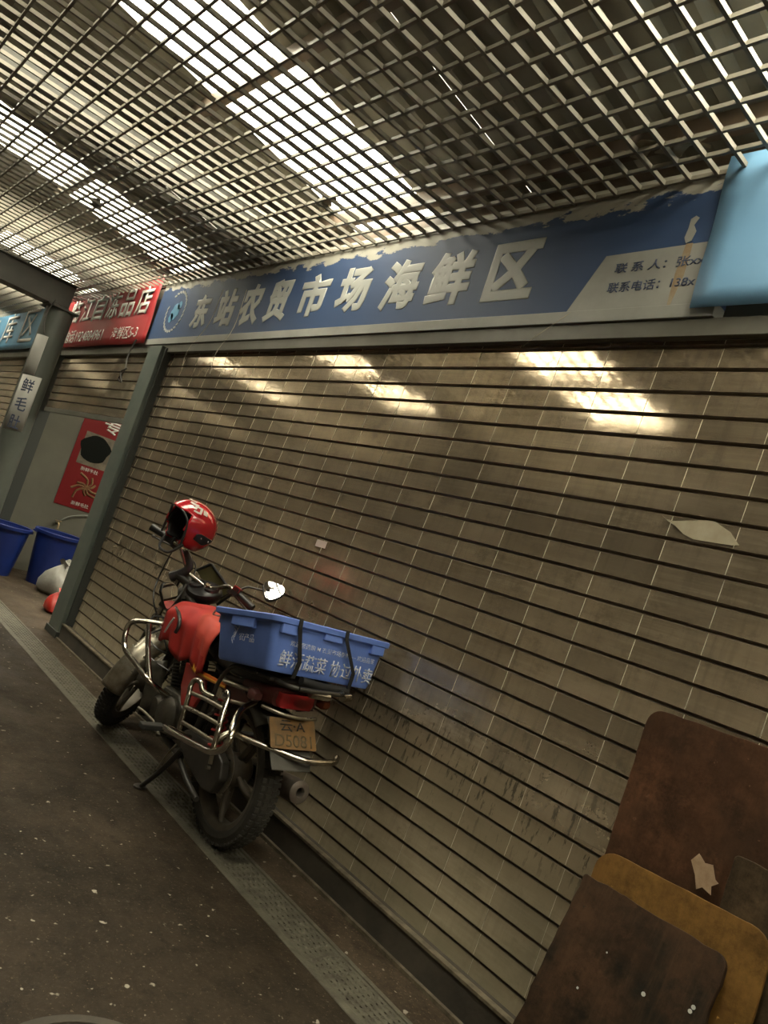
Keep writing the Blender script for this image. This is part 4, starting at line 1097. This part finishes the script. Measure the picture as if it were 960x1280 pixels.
bars('engine_guard', [[(.72, .03, .67), (.735, .10, .685), (.765, .22, .676), (.79, .285, .655), (.785, .30, .60), (.73, .30, .54), (.62, .275, .505), (.50, .245, .47), (.50, .15, .42), (.52, .06, .38)],
                      [(.675, .252, .682), (.60, .250, .58), (.50, .235, .455)]], .0125, M['chrome'], (1, -1))
bars('rear_guard', [[(.22, .12, .33), (.20, .25, .373), (.10, .28, .395), (-.023, .292, .415), (-.187, .30, .444), (-.285, .30, .462), (-.350, .295, .495), (-.366, .288, .535), (-.340, .272, .57), (-.287, .24, .597), (-.25, .20, .618), (-.20, .13, .632)]], .0125, M['chrome'])
bars('side_rack', [[(.008, .29, .435), (.012, .29, .50), (.025, .285, .56), (.042, .28, .60), (.035, .27, .622), (.005, .262, .622), (-.02, .255, .598), (-.05, .22, .59)],
                   [(-.16, .24, .645), (-.200, .255, .655), (-.225, .26, .640), (-.258, .28, .589), (-.290, .295, .531), (-.297, .30, .467)]], .010, M['chrome'])
bars('rung', [[(.03, .28, .573), (-.10, .275, .59), (-.245, .272, .603)]], .0075, M['dullchrome'])
bars('rung', [[(.018, .29, .519), (-.13, .29, .54), (-.285, .292, .558)]], .0075, M['dullchrome'])
bars('rung', [[(.008, .29, .463), (-.14, .295, .482), (-.296, .30, .500)]], .0075, M['dullchrome'])
b = MB(); b.tube([(-.285, .295, .500), (-.29, .245, .535), (-.286, .19, .524), (-.33, .06, .500), (-.385, -.05, .489), (-.38, -.17, .490), (-.34, -.215, .495)], .0125, 12); b.build('rear_bumper_bar', M['chrome'], bk, smooth=True)
b = MB(); b.tube([(.10, .12, .63), (.0, .16, .64), (-.18, .15, .668)], .008, 8); b.tube([(.05, .12, .585), (-.06, .18, .59), (-.20, .15, .615)], .007, 8); b.build('grab_rail', M['dullchrome'], bk, smooth=True)
b = MB()
for s in (1, -1):
    b.tube([(.012, s * .19, .575), (-.008, s * .195, .64), (-.04, s * .19, .70), (-.075, s * .18, .728), (-.15, s * .16, .735), (-.27, s * .14, .748), (-.36, s * .13, .752), (-.395, s * .09, .752)], .009, 8)
for x, z in ((-.10, .732), (-.20, .741), (-.30, .750)): b.tube([(x, .165, z), (x, -.165, z)], .007, 8, smooth=0)
b.tube([(-.395, .09, .752), (-.40, 0, .752), (-.395, -.09, .752)], .009, 8)
b.build('luggage_rack', M['frame'], bk, smooth=True)
b = MB(); b.tube([(-.385, .03, .738), (-.395, -.05, .738)], .016, 10, smooth=0); b.tube([(-.385, -.12, .74), (-.37, -.165, .74)], .015, 10, smooth=0); b.build('rack_sleeve', M['chrome'], bk, smooth=True)

# ---- red cloth bag over the tank
rb_ = empty('tank_cover', BM); tag(rb_, 'red cloth cover bag with black strap draped over the motorcycle tank', 'bag')
def cov(u, v):
    x = .20 + .575 * u; t = (v - .5) * 2
    a = t * 1.75; hy = .165 + .012 * sin(6 * u + 2) - .05 * max(0, u - .8) * 3; hz = .125 - .10 * max(0, u - .72) - .03 * max(0, .25 - u)
    y = hy * math.copysign(min(1, abs(sin(min(abs(a), pi / 2)))) ** .8, t); z = .70 + hz * max(0, cos(min(abs(a), pi / 2))) ** .6
    hang = max(0, abs(t) - .80) / .20
    z -= hang * (.105 + .02 * sin(14 * u) - .045 * abs(u - .40)); y += math.copysign(.010 * sin(9 * u + 2) * hang + .006 * sin(22 * u) * hang, t) - math.copysign(.015 * hang, t)
    z += .006 * sin(13 * u + 5 * v) + .004 * sin(27 * v + 3 * u) + .005 * sin(19 * u - 11 * v) * sin(7 * v)
    y += .005 * sin(31 * u + 6 * v) * abs(t)
    return (x, y, z)


b = MB(); b.grid(cov, 48, 48)
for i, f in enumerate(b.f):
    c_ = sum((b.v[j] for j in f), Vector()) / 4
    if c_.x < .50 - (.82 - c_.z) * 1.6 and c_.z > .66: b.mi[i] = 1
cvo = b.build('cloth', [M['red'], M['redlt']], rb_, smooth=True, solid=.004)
b = MB(); b.tube([(.70, .135, .775), (.61, .160, .772), (.54, .176, .755), (.515, .182, .725), (.525, .184, .695)], .009, 8); b.build('carry_strap', M['black'], rb_, smooth=True)
b = MB(); b.tube([(.60, .176, .745), (.615, .182, .71), (.64, .182, .665)], .0045, 6); b.build('piping', M['paper'], rb_, smooth=True)
b = MB(); b.tube([(.46, .06, .838), (.40, .09, .825), (.38, .02, .835), (.30, -.02, .82)], .004, 6); b.build('seam_cord', M['black'], rb_, smooth=True)

# ---- crate
q = (-.159, -.029, .748, .079, .181, .045, .400, .560, .197)
CM = BM @ T(q[:3]) @ R3('Z', q[3]) @ R3('Y', q[4]) @ R3('X', q[5])
cr = empty('crate', CM); tag(cr, 'blue plastic crate with worn white lettering strapped behind the seat', 'crate')
hx, hy, hh = q[6] / 2, q[7] / 2, q[8]


def rrect(hx_, hy_, z, r=.035, n=5):
    return [Vector((x - hx_, y - hy_, z)) for x, y in round_poly(2 * hx_, 2 * hy_, (r,) * 4, n)]


tp_ = .022
rings = [rrect(hx - tp_ - .006, hy - tp_ - .006, 0, .03), rrect(hx - tp_, hy - tp_, .010, .034), rrect(hx, hy, hh - .03), rrect(hx + .004, hy + .004, hh - .028), rrect(hx + .016, hy + .016, hh - .022), rrect(hx + .018, hy + .018, hh - .004),
         rrect(hx + .014, hy + .014, hh), rrect(hx - .004, hy - .004, hh), rrect(hx - .006, hy - .006, hh - .02), rrect(hx - tp_ - .004, hy - tp_ - .004, .008, .03)]
MB().loft(rings).build('tub_body', M['crate'], cr, smooth=True)
# drop-down hand flaps and corner ribs under the rim
lugs = [((-.075, s * (hy + .001) - .011, hh - .062), (.075, s * (hy + .001) + .011, hh - .02)) for s in (1, -1)]
for y in (-hy + .055, hy - .055):
    lugs += [((-hx - .012, y - .035, hh - .060), (-hx + .008, y + .035, hh - .02)), ((hx - .008, y - .035, hh - .060), (hx + .012, y + .035, hh - .02))]
lugs.append(((-hx - .010, -.035, hh - .05), (-hx + .008, .055, hh - .02)))
for a, c in lugs: MB().box(a, c).build('rim_lug', M['crate'], cr, bevel=.004)
tilt = math.atan2(tp_, hh)
RF = T((-hx + tp_ * .5 - .0012, 0, hh * .5)) @ Matrix(((0, 0, -1, 0), (-1, 0, 0, 0), (0, 1, 0, 0), (0, 0, 0, 1))) @ R3('X', tilt)   # rear face: text right = -y
LF = T((0, hy - tp_ * .5 + .0012, hh * .5)) @ Matrix(((-1, 0, 0, 0), (0, 0, 1, 0), (0, 1, 0, 0), (0, 0, 0, 1))) @ R3('X', tilt)  # left face: text right = -x
text('鲜活蔬菜 协过外卖', 'crate_text', M['cratetxt'], cr, .47, .062, RF @ T((.01, -.048, 0)), fat=.012, depth=.0008)
text('欢迎您选购 M 农贸市场新鲜 — 欢迎品鉴', 'crate_text', M['cratetxt'], cr, .43, .021, RF @ T((.02, .012, 0)), fat=.006, depth=.0008)
text('农产品', 'crate_text', M['cratetxt'], cr, .10, .030, LF @ T((.02, 0, 0)), fat=.004, depth=.0008)
b = MB()
for k in range(5): b.tube([(-.065 + .004 * k, -.03 + .012 * k, .0012), (-.075 + .01 * k, -.01 + .012 * k, .0012), (-.058 - .003 * k, .004 + .011 * k, .0012)], .0016, 5, mat=LF)
b.build('crate_emblem', M['cratetxt'], cr)

# straps over the crate
def strap(y, ztop, label, low):
    r = empty('elastic_strap', CM); tag(r, label, 'strap', 'black straps over the crate')
    w = .0085; pts = [(hx + .02, hh - .02), (hx + .019, hh + .004), (0, hh + .006), (-hx - .02, hh + .004), (-hx - .022, hh - .03)] + low
    b = MB(); vs = []; n = len(pts)
    for i, p in enumerate(pts):
        x, z = p[0], p[1]; yy = y + (p[2] if len(p) > 2 else 0)
        vs += [(x, yy - w, z), (x, yy + w, z)]
    b.add(vs, [(2 * i, 2 * i + 1, 2 * i + 3, 2 * i + 2) for i in range(n - 1)]); b.build('webbing', M['strap'], r, solid=.003)
    return r


s1 = strap(.19, 0, 'black strap over the crate, nearer the front left corner of the crate', [(-hx - .004, .05, -.045), (-hx + .02, -.012, -.05)])
s2 = strap(-.04, 0, 'black strap over the crate, nearer its right end', [(-hx - .010, .05, -.08), (-hx + .01, -.02, -.088), (-hx + .03, -.045, -.09)])
b = MB(); b.tube([(-hx + .02, .10, -.015), (-hx + .015, .0, -.024), (-hx + .02, -.13, -.022)], .017, 10); b.build('bundled_end', M['strap'], s1, smooth=True)

# ---- helmet hanging on the left grip
HM = BM @ T((.872, .122, 1.158)) @ R3('Z', radians(98)) @ R3('Y', radians(-12)) @ R3('X', radians(-8))
hm = empty('helmet', HM); tag(hm, 'glossy red open-face helmet hanging on the left handlebar', 'helmet')


def shell(u, v, k=1.0):
    th = -pi + 2 * pi * u; ph = radians(88) - radians(88 + 52) * v       # azimuth, elevation
    r = .128 * k; x, y, z = cos(ph) * cos(th), cos(ph) * sin(th), sin(ph)
    return Vector((x * r * 1.10, y * r * .92, z * r * .97))


def opening(p):      # face port
    return p.x > .045 and p.z < .055 and abs(p.y) < .098 and not (p.z > .02 and p.x < .07)


b = MB(); b.grid(lambda u, v: shell(u, v), 64, 36)
keep = []
for f in b.f:
    c_ = sum((b.v[j] for j in f), Vector()) / 4
    if not opening(c_): keep.append(f)
b.f = keep; b.mi = [0] * len(keep); b.build('outer_shell', M['helmet'], hm, smooth=True, solid=.006)
b = MB(); b.grid(lambda u, v: shell(u, v, .93), 48, 28); b.f = [f for f in b.f if not opening(sum((b.v[j] for j in f), Vector()) / 4 * 1.05)]; b.mi = [0] * len(b.f); b.build('lining', M['helmin'], hm, smooth=True, solid=.01)
b = MB(); b.tube([(.052, .108, -.095), (.065, .104, -.03), (.080, .093, .02), (.108, .055, .05), (.118, 0, .056), (.108, -.055, .05), (.080, -.093, .02), (.065, -.104, -.03), (.052, -.108, -.095)], .006, 8); b.build('edge_trim', M['black'], hm, smooth=True)
for s in (1, -1):
    b = MB(); b.prism([(-.035, -.022), (.02, -.03), (.055, -.004), (.06, .016), (-.01, .018), (-.035, .008)], 0, .014, mat=T((-.02, s * .112, -.02)) @ R3('X', -s * pi / 2) @ (R3('Z', pi) if s > 0 else Matrix.Identity(4))); pp = b.build('visor_mount', M['black'], hm, bevel=.003)
    b = MB()
    for dx in (-.038, .005): b.lathe([(0, .004), (.004, .003), (.005, 0)], 10, mat=T((-.02 + dx, s * .128, -.02)) @ R3('X', -s * pi / 2))
    b.build('rivet', M['rimedge'], pp, smooth=True)
b = MB(); b.tube([(.03, .095, -.09), (.05, .06, -.15), (.06, 0, -.165), (.05, -.06, -.15), (.03, -.095, -.09)], .007, 6); b.build('chin_strap', M['strap'], hm, smooth=True)
b = MB()
for (az, el, w_, h_) in ((38, 52, .020, .007), (52, 48, .007, .018), (62, 50, .016, .006), (70, 42, .006, .018), (60, 36, .014, .005), (20, 60, .026, .005), (84, 44, .012, .014)):
    a = radians(az); e = radians(el); p = Vector((cos(e) * cos(a) * .141 * 1.02, cos(e) * sin(a) * .118 * 1.02, sin(e) * .131 * 1.02)); n_ = p.normalized(); u_ = Vector((-sin(a), cos(a), 0)); v_ = n_.cross(u_)
    b.add([p - u_ * w_ - v_ * h_, p + u_ * w_ - v_ * h_, p + u_ * w_ + v_ * h_, p - u_ * w_ + v_ * h_], [(0, 1, 2, 3)])
b.build('silver_marks', M['mark'], hm)
